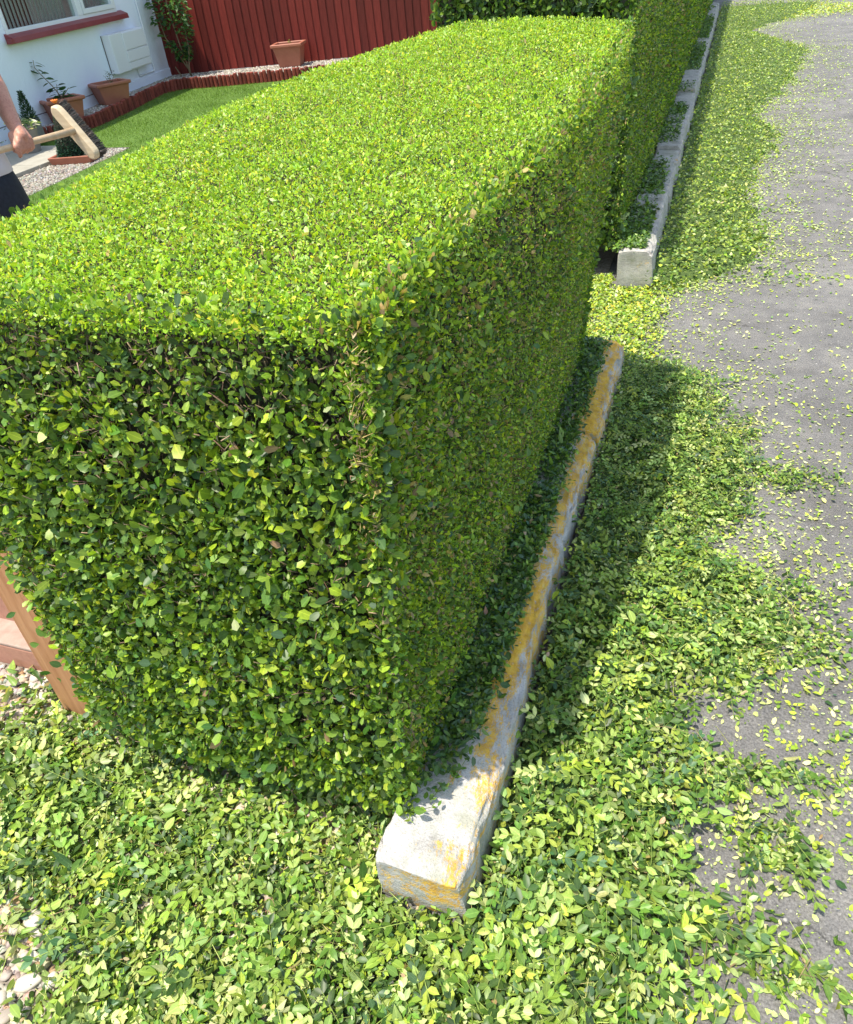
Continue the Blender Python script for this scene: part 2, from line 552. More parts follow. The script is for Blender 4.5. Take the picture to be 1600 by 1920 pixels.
def vnoise(x, y, f):
    x, y = np.asarray(x) * f + 100, np.asarray(y) * f + 100
    xi, yi = np.floor(x).astype(int), np.floor(y).astype(int)
    fx, fy = x - xi, y - yi
    fx, fy = fx * fx * (3 - 2 * fx), fy * fy * (3 - 2 * fy)
    g = lambda a, b: _tab[a % 64, b % 64]
    return (g(xi, yi) * (1 - fx) + g(xi + 1, yi) * fx) * (1 - fy) + (g(xi, yi + 1) * (1 - fx) + g(xi + 1, yi + 1) * fx) * fy


DARK = (0.055, 0.112, 0.022)
MIDG = (0.105, 0.200, 0.028)
BRI = (0.190, 0.305, 0.032)
LIME = (0.33, 0.45, 0.034)
YEL = (0.50, 0.48, 0.035)
BLUE = (0.060, 0.125, 0.050)
PALE = (0.40, 0.50, 0.16)
BROWN = (0.20, 0.135, 0.065)
TAN = (0.34, 0.27, 0.11)

# ------------------------------------------------------------------ the ground and paved things
bm = bmesh.new()
S = 250
bm.faces.new([bm.verts.new(v) for v in ((-S, -S, 0), (S, -S, 0), (S, S, 0), (-S, S, 0))])
road = finish('road', bm, 'asphalt')
road['kind'] = 'structure'

poly_sheet('gravel_path', [(-6.83, 0.99), (-0.50, 0.99), (-0.50, 7.66), (-6.83, 7.66)], 0.004, 'gravel')
poly_sheet('garden_soil', [(-16, 0.99), (-6.83, 0.99), (-6.83, 7.66), (-16, 7.66)], 0.004, 'soil')
LOGP = [(-8.05, 7.80), (-7.80, 8.15), (-7.73, 8.85), (-7.88, 9.65), (-8.12, 10.55), (-8.28, 11.15), (-8.15, 11.50), (-7.60, 11.55), (-7.0, 11.72), (-6.2, 11.95), (-5.2, 12.3)]
poly_sheet('lawn', [(-7.9, 7.66), (-6.30, 7.66), (-6.02, 5.2), (-0.5, 5.2), (-0.5, 17.0), (-5.2, 12.3)] + LOGP[::-1][1:], 0.008, 'lawn')
# raised gravel bed behind the log edging
WD = Vector((-0.158, 0.987, 0)).normalized()
WN = Vector((WD.y, -WD.x, 0))
WB = Vector((-8.759, 12.174, 0.0))
FD = Vector((0.962, 0.274, 0)).normalized()
FN = Vector((FD.y, -FD.x, 0))
fence_end = WB + FD * 5.2
house_far = WB - WD * 6.0
bed = bmesh.new()
top = [bed.verts.new((x, y, 0.125)) for x, y in [(p[0] - 0.02, p[1] + 0.02) for p in LOGP] + [(fence_end.x, fence_end.y), (WB.x, WB.y), (house_far.x, house_far.y), (-8.9, 6.4)]]
bed.faces.new(top)
r = bmesh.ops.extrude_face_region(bed, geom=list(bed.faces))
bmesh.ops.translate(bed, vec=(0, 0, -0.12), verts=[v for v in r['geom'] if isinstance(v, bmesh.types.BMVert)])
o = finish('gravel_bed', bed, 'gravel')
o['kind'] = 'structure'
GRAVEL_BED = o

# paving slabs
pv = empty('paving')
pv['kind'] = 'structure'
for i, (x0, x1, y0, y1) in enumerate([(-7.73, -6.83, 6.78, 7.66), (-7.73, -6.83, 5.86, 6.765), (-8.64, -7.745, 6.78, 7.66), (-8.64, -7.745, 5.86, 6.765), (-7.73, -6.83, 4.95, 5.845), (-9.55, -8.655, 6.78, 7.66)]):
    box('slab', ((x0 + x1) / 2, (y0 + y1) / 2, 0.024), (x1 - x0, y1 - y0, 0.04), 'slab', pv, bevel=0.006)

# front bed of cream pebbles
pb = poly_sheet('pebble_bed', [(-2.8, -1.5), (-0.50, -1.5), (-0.50, 0.985), (-2.8, 0.985)], 0.004, 'gravel')
peb_meshes = []
PEBC = [(0.62, 0.54, 0.43), (0.66, 0.60, 0.52), (0.55, 0.44, 0.32), (0.70, 0.66, 0.60), (0.50, 0.33, 0.19), (0.60, 0.52, 0.45), (0.63, 0.50, 0.37), (0.68, 0.62, 0.52), (0.44, 0.38, 0.33)]
for k in range(9):
    b = bmesh.new()
    bmesh.ops.create_icosphere(b, subdivisions=2, radius=1.0)
    ph = [random.uniform(0, 6) for _ in range(6)]
    for v in b.verts:
        c = v.co
        f = 1 + 0.13 * math.sin(2.1 * c.x + ph[0]) + 0.11 * math.sin(2.7 * c.y + ph[1]) + 0.10 * math.sin(3.1 * c.z + ph[2]) + 0.06 * math.sin(4 * c.x * c.y + ph[3])
        v.co = c * f
    me = bpy.data.meshes.new('pebble')
    b.to_mesh(me); b.free()
    me.polygons.foreach_set('use_smooth', [True] * len(me.polygons))
    a = me.attributes.new('tint', 'FLOAT_COLOR', 'POINT')
    a.data.foreach_set('color', np.tile(np.array([*[.82 * q for q in PEBC[k]], 1.0], dtype=np.float32), len(me.vertices)))
    me.materials.append(MAT['pebble'])
    peb_meshes.append(me)


def pebble(x, y, s, z=None):
    me = random.choice(peb_meshes)
    o = bpy.data.objects.new('pebble', me)
    a, b, c = s * random.uniform(0.8, 1.45), s * random.uniform(0.65, 0.95), s * random.uniform(0.42, 0.68)
    o.scale = (a, b, c)
    o.rotation_euler = (random.gauss(0, .22), random.gauss(0, .22), random.uniform(0, 6.28))
    o.location = (x, y, (c * 0.75 if z is None else z) + 0.004)
    link(o, pb)


spots = []
def try_spot(x, y, s, mind=0.86):
    for a, b, q in spots:
        if (a - x) ** 2 + (b - y) ** 2 < (mind * (q + s)) ** 2:
            return False
    spots.append((x, y, s))
    return True


random.seed(21)
cnt = 0
for k in range(9000):
    r_ = random.random()
    if r_ < 0.52:
        x, y = random.uniform(-1.55, -0.80), random.uniform(0.08, 0.62)
        if y > 0.62 - (x + 1.55) * 0.62: continue
    elif r_ < 0.86:
        x, y = random.uniform(-1.98, -1.35), random.uniform(0.52, 0.96)
        if y < 0.52 + (x + 1.98) * -0.0: continue
    else:
        x, y = random.uniform(-1.25, -0.52), random.uniform(0.70, 0.80)
    s = random.choice((0.012, 0.014, 0.017, 0.019, 0.021)) * random.uniform(0.85, 1.15)
    if random.random() < 0.02: s = 0.028
    if try_spot(x, y, s):
        pebble(x, y, s)
        cnt += 1
    if cnt >= 300: break
# smaller stones filling between as one mass, and the garden gravel far back
def stones_mass(name, xy, z, size, cols, parent=None):
    n = len(xy)
    sub = np.array([(1, 0, 0), (-1, 0, 0), (0, 1, 0), (0, -1, 0), (0, 0, 1), (.6, .6, .5), (-.6, .6, .5), (.6, -.6, .5), (-.6, -.6, .5)])
    F = np.array([(0, 5, 7), (2, 6, 5), (1, 8, 6), (3, 7, 8), (5, 4, 7), (6, 4, 5), (8, 4, 6), (7, 4, 8), (0, 2, 5), (2, 1, 6), (1, 3, 8), (3, 0, 7)])
    a = rng.random(n) * 6.28
    sx, sy, sz = [size * rng.uniform(lo, hi, n) for lo, hi in ((.8, 1.4), (.6, 1.0), (.4, .8))]
    X = sub[None, :, 0] * sx[:, None]; Y = sub[None, :, 1] * sy[:, None]; Z = sub[None, :, 2] * sz[:, None]
    Z = Z + rng.normal(0, 0.18, (n, 9)) * sz[:, None]
    V = np.stack([xy[:, 0, None] + X * np.cos(a)[:, None] - Y * np.sin(a)[:, None], xy[:, 1, None] + X * np.sin(a)[:, None] + Y * np.cos(a)[:, None], z + Z + size * .1], -1)
    tris = (F[None] + (np.arange(n) * 9)[:, None, None]).reshape(-1, 3)
    c = palette(n, cols, [1] * len(cols), 0.12) * .8
    tint = np.ones((n, 9, 4)); tint[:, :, :3] = c[:, None]
    o = np_mesh(name, V.reshape(-1, 3), tris, 'pebble', parent, tint.reshape(-1, 4), smooth=True)
    o['kind'] = 'stuff'
    return o


xy = np.stack([rng.uniform(-2.0, -0.52, 9000), rng.uniform(-0.05, 0.97, 9000)], 1)
stones_mass('pebble_fill', xy, 0.006, 0.0125, PEBC, pb)
GC = [(0.36, 0.32, 0.26), (0.44, 0.41, 0.35), (0.26, 0.23, 0.20), (0.50, 0.47, 0.42), (0.30, 0.25, 0.20)]
xy = np.stack([rng.uniform(-6.8, -5.0, 9000), rng.uniform(4.6, 7.62, 9000)], 1)
xy = xy[(xy[:, 0] < -6.02 - .12 * (xy[:, 1] - 5.2)) | (xy[:, 1] < 5.2)]
o = stones_mass('garden_gravel', xy, 0.004, 0.018, GC)
tag(o, 'loose tan gravel between the paving slab and the hedge', 'gravel')
# bed stones: keep inside the bed polygon
def in_poly(xy, poly):
    x, y = xy[:, 0], xy[:, 1]
    c = np.zeros(len(xy), bool)
    for (x1, y1), (x2, y2) in zip(poly, poly[1:] + poly[:1]):
        c ^= ((y1 > y) != (y2 > y)) & (x < (x2 - x1) * (y - y1) / (y2 - y1 + 1e-12) + x1)
    return c


BEDP = [(p[0] - 0.05, p[1] + 0.04) for p in LOGP] + [(fence_end.x, fence_end.y - .05), (WB.x + .04, WB.y - .05), (house_far.x + .05, house_far.y), (-8.9, 6.6)]
xy = np.stack([rng.uniform(-9.2, -3.6, 26000), rng.uniform(6.4, 13.8, 26000)], 1)
xy = xy[in_poly(xy, BEDP)]
o = stones_mass('bed_gravel', xy, 0.125, 0.017, [(0.46, 0.41, 0.33), (0.56, 0.51, 0.43), (0.34, 0.30, 0.25), (0.62, 0.57, 0.50)])
tag(o, 'grey cream gravel filling the raised bed behind the red log edging', 'gravel')
# lawn blades
n = 80000
xy = np.stack([rng.uniform(-8.3, -3.6, n * 2), rng.uniform(5.2, 12.6, n * 2)], 1)
xy = xy[in_poly(xy, [(-7.9, 7.66), (-6.30, 7.66), (-6.02, 5.2), (-0.5, 5.2), (-0.5, 17.0), (-5.2, 12.3)] + LOGP[::-1][1:])][:n]
n = len(xy)
P = np.column_stack([xy, np.full(n, 0.007)])
d = unit(np.column_stack([rng.normal(0, .45, (n, 2)), np.ones(n)]))
s = unit(np.cross(d, rng.normal(0, 1, (n, 3)))) * 0.0022
h = rng.uniform(.014, .034, n)[:, None] * (.6 + .8 * vnoise(xy[:, 0], xy[:, 1], 3))[:, None]
V = np.stack([P - s, P + s, P + d * h], 1).reshape(-1, 3)
c = palette(n, [(0.10, 0.19, 0.016), (0.145, 0.245, 0.024), (0.07, 0.145, 0.013)], [1, 1, 1])
tint = np.ones((n, 3, 4)); tint[:, :, :3] = c[:, None]; tint[:, :, 3] = .5
o = np_mesh('lawn_grass', V, np.arange(n * 3).reshape(-1, 3), 'leaf', None, tint.reshape(-1, 4), smooth=False)
tag(o, 'short mown green grass of the small lawn', 'grass', kind='stuff')

# ------------------------------------------------------------------ the house
house = empty('house', (WB.x, WB.y, 0), 0)
tag(house, 'white rendered house with a red window sill in the back left', 'house')
hq = Matrix(((WD.x, WN.x, 0), (WD.y, WN.y, 0), (0, 0, 1)))   # local x = along wall, y = outwards
house.rotation_euler = hq.to_euler()
# NB local frame: x along the wall (window at negative x), y outwards to the garden, z up (left-handed axes avoided below)
if hq.determinant() < 0:
    # use x reversed so that the frame is right-handed
    hq = Matrix(((-WD.x, WN.x, 0), (-WD.y, WN.y, 0), (0, 0, 1)))
    house.rotation_euler = hq.to_euler()
    SGN = -1.0
else:
    SGN = 1.0


def HX(s):
    return SGN * s


def hbox(name, s0, s1, y0, y1, z0, z1, mat, parent=house, bevel=0.0):
    a, b = sorted((HX(s0), HX(s1)))
    return box(name, ((a + b) / 2, (y0 + y1) / 2, (z0 + z1) / 2), (b - a, y1 - y0, z1 - z0), mat, parent, bevel)


WZ0, WZ1, WS0, WS1 = 1.105, 2.22, -3.92, -1.22
# wall in four pieces round the window opening + return wall
bm = bmesh.new()
def wb(s0, s1, y0, y1, z0, z1):
    a, b = sorted((HX(s0), HX(s1)))
    add_box(bm, ((a + b) / 2, (y0 + y1) / 2, (z0 + z1) / 2), (b - a, y1 - y0, z1 - z0))
wb(-9.0, WS0, -0.28, 0, 0, 2.34)
wb(WS1, 0.0, -0.28, 0, 0, 2.34)
wb(WS0, WS1, -0.28, 0, 0, WZ0)
wb(WS0, WS1, -0.28, 0, WZ1, 2.34)
wb(-0.28, 0.0, -6.5, -0.28, 0, 2.34)
finish('wall', bm, 'wall', house)
hbox('room_back', -4.9, -1.0, -1.6, -1.5, 0.6, 2.6, 'room')
hbox('plinth', -9.0, 0.0, 0, 0.012, 0.0, 0.24, 'wall', bevel=0.004)
# roof
bm = bmesh.new()
vs = [bm.verts.new(v) for v in ((HX(-9.4), 0.12, 2.31), (HX(0.2), 0.12, 2.31), (HX(0.25), -3.4, 4.0), (HX(-9.4), -3.4, 4.0), (HX(-9.4), -7, 2.42), (HX(0.25), -7, 2.42))]
bm.faces.new(vs[:4]); bm.faces.new((vs[3], vs[2], vs[5], vs[4]))
r = bmesh.ops.extrude_face_region(bm, geom=list(bm.faces))
bmesh.ops.translate(bm, vec=(0, 0, 0.12), verts=[v for v in r['geom'] if isinstance(v, bmesh.types.BMVert)])
finish('roof', bm, simple('roof_tile', (0.12, 0.06, 0.045), (0.2, 0.1, 0.07), 5, 0.8), house)
# sill with sloping top and horned end
bm = bmesh.new()
sec = [(0.0, 1.130), (0.100, 1.085), (0.110, 1.025), (0.0, 1.025)]
ends = []
for s in (-3.96, -1.08):
    ends.append([bm.verts.new((HX(s), y, z)) for y, z in sec])
for k in range(4):
    bm.faces.new((ends[0][k], ends[0][(k + 1) % 4], ends[1][(k + 1) % 4], ends[1][k]))
bm.faces.new(ends[0]); bm.faces.new(ends[1][::-1])
add_box(bm, (HX(-3.98), 0.080, 1.052), (0.07, 0.060, 0.052))
finish('sill', bm, 'sill', house, bevel=0.004)
# window
win = empty('window')
win.parent = house
def frame_rect(name, s0, s1, z0, z1, th, y0, y1, parent):
    bm = bmesh.new()
    for a0, a1, c0, c1 in ((s0, s1, z0, z0 + th), (s0, s1, z1 - th, z1), (s0, s0 + th, z0 + th, z1 - th), (s1 - th, s1, z0 + th, z1 - th)):
        a, b = sorted((HX(a0), HX(a1)))
        add_box(bm, ((a + b) / 2, (y0 + y1) / 2, (c0 + c1) / 2), (b - a, y1 - y0, c1 - c0))
    return finish(name, bm, 'white', parent, bevel=0.004)
frame_rect('outer_frame', WS0 + .002, WS1 - .002, WZ0 + .002, WZ1 - .002, 0.055, -0.07, 0.02, win)
hbox('mullion', -2.27, -2.15, -0.068, 0.024, WZ0 + .057, WZ1 - .057, 'white', win, 0.004)
frame_rect('casement', -2.14, WS1 - .06, WZ0 + .06, WZ1 - .06, 0.06, -0.055, 0.034, win)
hbox('glass', WS0 + .06, -2.275, -0.03, -0.022, WZ0 + .06, WZ1 - .06, 'glass', win)
hbox('glass', -2.08, WS1 - .12, -0.022, -0.014, WZ0 + .12, WZ1 - .12, 'glass', win)
s = WS0 + 0.09
while s < WS1 - 0.1:
    if not (-2.33 < s < -2.10):
        a = Matrix.Rotation(math.radians(18), 3, 'Z')
        box('blind_slat', (HX(s), -0.13, (WZ0 + WZ1) / 2), (0.098, 0.004, WZ1 - WZ0 - .05), 'blind', win, rot=a)
    s += 0.082
# meter cabinet
mb = empty('meter_cabinet')
tag(mb, 'white two-door meter cabinet fixed to the white wall right of the window', 'meter box')
mb.parent = None
mb.location = house.location
mb.rotation_euler = house.rotation_euler
hbox('cabinet', -1.85, -0.80, 0.0, 0.13, 0.40, 0.885, 'white', mb, 0.01)
hbox('door', -1.50, -0.83, 0.131, 0.146, 0.655, 0.87, 'white', mb, 0.006)
hbox('door', -1.50, -0.83, 0.131, 0.146, 0.505, 0.645, 'white', mb, 0.006)
hbox('door', -1.50, -0.83, 0.131, 0.142, 0.415, 0.495, 'white', mb, 0.006)
hbox('edge_shadow_strip', -1.86, -1.852, 0.001, 0.010, 0.42, 0.88, 'cable', mb)  # dark strip standing in for the shadow line at the cabinet's left edge
# conduit
cd = tube('conduit', [(HX(-0.58), 0.016, 2.3), (HX(-0.58), 0.016, 0.60), (HX(-0.58), 0.02, 0.30), (HX(-0.60), 0.02, 0.275), (HX(-1.08), 0.02, 0.275), (HX(-1.10), 0.02, 0.30), (HX(-1.10), 0.02, 0.41)], 0.012, 'white')
cd.location = house.location; cd.rotation_euler = house.rotation_euler
tag(cd, 'thin white conduit running down the wall beside the meter cabinet', 'pipe')
cb = tube('cable', [(HX(-6.5), 0.014, 0.27), (HX(-4.0), 0.016, 0.262), (HX(-3.6), 0.016, 0.25), (HX(-3.1), 0.016, 0.265), (HX(-2.5), 0.016, 0.262), (HX(-1.8), 0.016, 0.27)], 0.005, 'cable')
cb.location = house.location; cb.rotation_euler = house.rotation_euler
tag(cb, 'thin dark cable clipped low along the white wall behind the pots', 'cable')

# ------------------------------------------------------------------ red fence, board by board
fz = empty('fence', (WB.x, WB.y, 0.0), math.atan2(FD.y, FD.x))
tag(fz, 'dark red stained timber fence of upright overlapping boards behind the bed', 'fence')
x = -0.22
k = 0
while x < 5.6:
    wdt = random.uniform(0.118, 0.130)
    bm = bmesh.new()
    vs = add_box(bm, (0, 0, 0), (wdt + 0.022, 0.014, 1.80 + random.uniform(-.008, .008)))
    for v in vs:   # feather edge: thick on the right, thin on the left
        if v.co.x > 0 and v.co.y < 0: v.co.y -= 0.012
    o = finish('board', bm, 'fence', fz, bevel=0.002, seg=1)
    o.location = (x + wdt / 2, -0.012 + random.uniform(-.002, .002), 1.03)
    o.rotation_euler = (0, random.gauss(0, 0.003), math.radians(-2.2))
    x += wdt
for z in (0.45, 1.05, 1.65):
    box('rail', (2.8, 0.045, z), (5.6, 0.04, 0.09), 'fence', fz)
box('cap_rail', (2.8, 0.0, 1.955), (5.6, 0.07, 0.03), 'fence', fz)

# ------------------------------------------------------------------ log-roll edging
lg = empty('log_edging')
tag(lg, 'low red log-roll border curving between the lawn and the gravel bed', 'edging')
pts = [Vector((a, b, 0)) for a, b in LOGP]
log_m = []
for k in range(4):
    bm = bmesh.new()
    n = 8
    r_ = 0.031
    lo = [bm.verts.new((r_ * math.cos(a * 2 * math.pi / n), r_ * math.sin(a * 2 * math.pi / n), 0)) for a in range(n)]
    hi = [bm.verts.new((v.co.x, v.co.y, 0.155 + 0.006 * k)) for v in lo]
    tp = [bm.verts.new((v.co.x * .8, v.co.y * .8, 0.165 + 0.006 * k)) for v in lo]
    for A, B in ((lo, hi), (hi, tp)):
        for a in range(n):
            bm.faces.new((A[a], A[(a + 1) % n], B[(a + 1) % n], B[a]))
    bm.faces.new(tp)
    me = bpy.data.meshes.new('log')
    bmesh.ops.recalc_face_normals(bm, faces=bm.faces)
    bm.to_mesh(me); bm.free()
    me.materials.append(MAT['log'])
    log_m.append(me)
dist_left = 0.0
for a, b in zip(pts, pts[1:]):
    L = (b - a).length
    tt = dist_left
    while tt < L:
        p = a.lerp(b, tt / L)
        o = bpy.data.objects.new('log', random.choice(log_m))
        o.location = (p.x, p.y, -0.01)
        o.rotation_euler = (random.gauss(0, .03), random.gauss(0, .03), random.uniform(0, 6))
        link(o, lg)
        tt += 0.066
    dist_left = tt - L


# ------------------------------------------------------------------ terracotta planters
def planter(loc, rz, wx, wy, h, label, thick=0.03):
    t_ = empty('terracotta_planter', loc, rz)
    tag(t_, label, 'planter', 'square terracotta planters round the lawn')
    bm = bmesh.new()
    def ring(kx, ky, z):
        return [bm.verts.new((sx * kx / 2, sy * ky / 2, z)) for sx, sy in ((-1, -1), (1, -1), (1, 1), (-1, 1))]
    R_ = [ring(wx * .66, wy * .66, 0), ring(wx * .88, wy * .88, h * .86), ring(wx * .80, wy * .80, h * .86), ring(wx * .62, wy * .62, .03)]
    for A, B in zip(R_, R_[1:]):
        for k in range(4):
            bm.faces.new((A[k], A[(k + 1) % 4], B[(k + 1) % 4], B[k]))
    bm.faces.new(R_[0][::-1]); bm.faces.new(R_[-1])
    finish('pot_body', bm, 'terra', t_, bevel=0.008)
    bm = bmesh.new()
    R_ = [ring(wx * .86, wy * .86, h * .84), ring(wx, wy, h * .87), ring(wx, wy, h), ring(wx * .80, wy * .80, h), ring(wx * .80, wy * .80, h * .84)]
    R_.append(R_[0])
    for A, B in zip(R_, R_[1:]):
        for k in range(4):
            bm.faces.new((A[k], A[(k + 1) % 4], B[(k + 1) % 4], B[k]))
    finish('rim', bm, 'terra', t_, bevel=0.01, seg=3)
    box('potting_soil', (0, 0, h * .74), (wx * .78, wy * .78, 0.03), 'soil', t_)
    return t_


def leafy(name, stems, leaf_sets, loc, label, cat, mat='leaf', group=None, stem_r=0.006, stem_col=(0.16, 0.12, 0.07)):
    """stems: list of point lists; leaf_sets: arrays"""
    e = empty(name, loc)
    tag(e, label, cat, group)
    for st in stems:
        bm = bmesh.new()
        add_tube(bm, st, [stem_r * (1 - 0.6 * i / (len(st) - 1)) for i in range(len(st))], 6)
        finish('stem', bm, simple('stem_bark', stem_col, tuple(1.6 * c for c in stem_col), 50, 0.8) if 'stem_bark' not in bpy.data.materials else bpy.data.materials['stem_bark'], e, smooth=True)
    for (P, D, N, L, W, C_) in leaf_sets:
        if len(P) <= 300 and len(P) > 0:
            for i in range(len(P)):
                v, f, tc = leaves(P[i:i + 1], D[i:i + 1], N[i:i + 1], L[i:i + 1], W[i:i + 1], C_[i:i + 1], True, 0.25, 0.3)
                np_mesh('leaf', v, f, mat, e, tc)
        else:
            v, f, tc = leaves(P, D, N, L, W, C_, True, 0.25, 0.3)
            o = np_mesh('foliage', v, f, mat, e, tc)
            o['kind'] = 'stuff'
    return e


P1 = planter((-7.99, 8.66, 0.10), math.radians(60), 0.50, 0.40, 0.29, 'terracotta planter holding the tall leggy plant, beside the broom head')
P2 = planter((-8.12, 9.80, 0.10), math.radians(60), 0.50, 0.40, 0.29, 'terracotta planter with a small low plant below the meter cabinet')
P3 = planter((-6.62, 12.42, 0.12), math.radians(14), 0.50, 0.42, 0.33, 'terracotta planter almost empty against the red fence')

# leggy plant in P1
rs = np.random.default_rng(3)
st1 = [(0, 0, .2), (.01, 0, .30), (-.05, -.02, .42), (-.12, -.04, .52), (-.18, -.06, .62), (-.17, -.05, .70)]
st2 = [(.02, 0, .2), (.06, .02, .30), (.14, .05, .37)]
st3 = [(.0, 0, .22), (-.02, .01, .34), (0, .02, .42)]
Pl, Dl = [], []
for st in (st1, st2, st3):
    pts_ = [np.array(q) for q in st]
    for i in range(1, len(pts_)):
        for f_ in (0.25, 0.75):
            q = pts_[i - 1] * (1 - f_) + pts_[i] * f_
            for sgn in (-1, 1):
                Pl.append(q); Dl.append(np.array([sgn * rs.uniform(.5, 1), sgn * rs.uniform(.2, .9), rs.uniform(-.45, .3)]))
Pl, Dl = np.array(Pl), np.array(Dl)
n = len(Pl)
Rz = Matrix.Rotation(math.radians(-20), 3, 'Z')
e = leafy('leggy_plant', [st1, st2, st3], [(Pl, Dl, rs.normal(0, .3, (n, 3)) + np.array([0, 0, 1.0]), rs.uniform(.09, .14, n), rs.uniform(.045, .065, n), palette(n, [(0.03, 0.08, 0.03), (0.05, 0.11, 0.03)], [1, 1]))], (-7.97, 8.64, 0.12), 'tall leggy green plant with dark leaves growing in the planter by the broom head', 'plant', stem_r=0.008)
# small plant in P2
n = 60
a = rs.uniform(0, 6.28, n)
Pl = np.column_stack([rs.normal(0, .035, n), rs.normal(0, .035, n), rs.uniform(.22, .42, n)])
e = leafy('small_plant', [[(0, 0, .2), (.01, 0, .30), (.0, .01, .40)], [(0, 0, .2), (-.04, 0, .3), (-.07, .0, .36)], [(0, 0, .2), (.03, .02, .30), (.07, .03, .37)]], [(Pl, np.column_stack([np.cos(a), np.sin(a), rs.uniform(-.2, .6, n)]), rs.normal(0, .4, (n, 3)) + np.array([0, 0, 1.0]), rs.uniform(.025, .05, n), rs.uniform(.012, .02, n), palette(n, [(0.06, 0.10, 0.05), (0.10, 0.14, 0.07)], [1, 1]))], (-8.08, 9.80, 0.10), 'small grey green plant growing in the planter below the meter cabinet', 'plant')
# seedling in P3
n = 9
a = rs.uniform(0, 6.28, n)
e = leafy('seedling', [[(0, 0, .24), (0, 0, .36)]], [(np.column_stack([rs.normal(0, .012, n), rs.normal(0, .012, n), rs.uniform(.29, .37, n)]), np.column_stack([np.cos(a), np.sin(a), rs.uniform(.1, .7, n)]), np.tile([0, 0, 1.0], (n, 1)), rs.uniform(.03, .05, n), rs.uniform(.018, .026, n), palette(n, [BRI, MIDG], [1, 1]))], (-6.60, 12.42, 0.12), 'tiny green seedling in the planter against the red fence', 'plant', stem_r=.004)

# shrub at the fence corner
def shrub():
    base = np.array([0, 0, 0.0])
    stems = [[(0, 0, 0), (-.02, 0, .18), (-.06, -.01, .45), (-.10, -.01, .8), (-.12, 0, 1.08)],
             [(0, 0, 0), (.02, -.02, .15), (.10, -.02, .40), (.12, -.03, .66)],
             [(-.02, 0, .12), (-.12, -.03, .32), (-.26, -.05, .55), (-.30, -.05, .8)],
             [(-.15, -.03, 0), (-.22, -.05, .16)]]
    Pp, Dd = [], []
    for _ in range(900):
        z = rs.uniform(.24, 1.16)
        k = (z - .24) / .92
        rad = 0.27 * math.sin(math.pi * min(1, .18 + .82 * (1 - k) ** .8)) + .06
        c = np.array([-0.04 - .10 * k, -.01, z])
        a = rs.uniform(0, 6.28); rr = rad * math.sqrt(rs.random())
        q = c + np.array([math.cos(a) * rr, math.sin(a) * rr * .7, 0])
        if vnoise(q[0] * 1 + 5, q[2], 9) < 0.28: continue
        Pp.append(q); Dd.append(np.array([math.cos(a) + rs.normal(0, .4), math.sin(a) + rs.normal(0, .4), rs.uniform(-.5, .5)]))
    Pp, Dd = np.array(Pp), np.array(Dd)
    order = np.argsort(-(Pp[:, 0] * .6 - Pp[:, 1] * .8))
    Pp, Dd = Pp[order], Dd[order]
    n = len(Pp)
    Nn = rs.normal(0, .45, (n, 3)) + np.array([0.1, -.2, 1.0])
    L, W = rs.uniform(.06, .10, n), rs.uniform(.03, .045, n)
    C_ = palette(n, [(0.05, 0.13, 0.03), (0.09, 0.19, 0.04), (0.03, 0.08, 0.03), (.15, .26, .06)], [3, 3, 2, 1])
    sets = [(Pp[:290], Dd[:290], Nn[:290], L[:290], W[:290], C_[:290]), (Pp[290:], Dd[290:], Nn[290:], L[290:], W[290:], C_[290:])]
    return leafy('garden_shrub', stems, sets, (-8.22, 11.93, 0.12), 'young upright green shrub growing in the gravel corner between wall and red fence', 'shrub', stem_r=.014, stem_col=(0.2, .17, .12))


shrub()

# artificial green cone on a terracotta tray, orange flower at its tip
tray = empty('terracotta_tray', (-6.56, 7.03, 0.0), math.radians(12))
tag(tray, 'low terracotta trough standing on the gravel under the dark green cone', 'planter')
bm = bmesh.new()
def rring(kx, ky, z):
    return [bm.verts.new((sx * kx / 2, sy * ky / 2, z)) for sx, sy in ((-1, -1), (1, -1), (1, 1), (-1, 1))]
R_ = [rring(.44, .22, 0), rring(.50, .27, .085), rring(.45, .22, .085), rring(.40, .18, .03)]
for A, B in zip(R_, R_[1:]):
    for k in range(4):
        bm.faces.new((A[k], A[(k + 1) % 4], B[(k + 1) % 4], B[k]))
bm.faces.new(R_[0][::-1]); bm.faces.new(R_[-1])
finish('tray_body', bm, 'terra', tray, bevel=.008)
box('potting_soil', (0, 0, .05), (.43, .20, .03), 'soil', tray)

cone = empty('leaf_cone', (-6.64, 7.09, 0.05))
cone.scale = (0.9, 0.9, 0.66)
tag(cone, 'dark blue green cone of dense small leaves standing behind the broom head', 'topiary')
bm = bmesh.new()
add_tube(bm, [(0, 0, 0), (0, 0, .2), (0, 0, .5), (0, 0, .74)], [.15, .14, .085, .03], 14)
finish('cone_core', bm, 'core', cone)
n = 3200
zz = .76 * (1 - np.sqrt(rs.random(n))); a = rs.uniform(0, 6.28, n)
rr = .165 - .15 * (zz / .76)
Pl = np.column_stack([rr * np.cos(a), rr * np.sin(a), zz])
v, f, tc = leaves(Pl, np.column_stack([np.cos(a) * .7 + rs.normal(0, .5, n), np.sin(a) * .7 + rs.normal(0, .5, n), rs.uniform(-.4, .9, n)]), rs.normal(0, .5, (n, 3)) + np.column_stack([np.cos(a), np.sin(a), np.ones(n)]), rs.uniform(.02, .035, n), rs.uniform(.012, .018, n), palette(n, [(0.02, 0.07, 0.04), (0.03, 0.09, 0.05), (0.012, 0.04, 0.028)], [1, 1, 1]), False)
o = np_mesh('cone_leaves', v, f, 'leaf', cone, tc); o['kind'] = 'stuff'
fl = empty('orange_flower', (-6.63, 7.09, -0.30))
tag(fl, 'small orange flower head above the dark green cone, by the tip of the broom', 'flower')
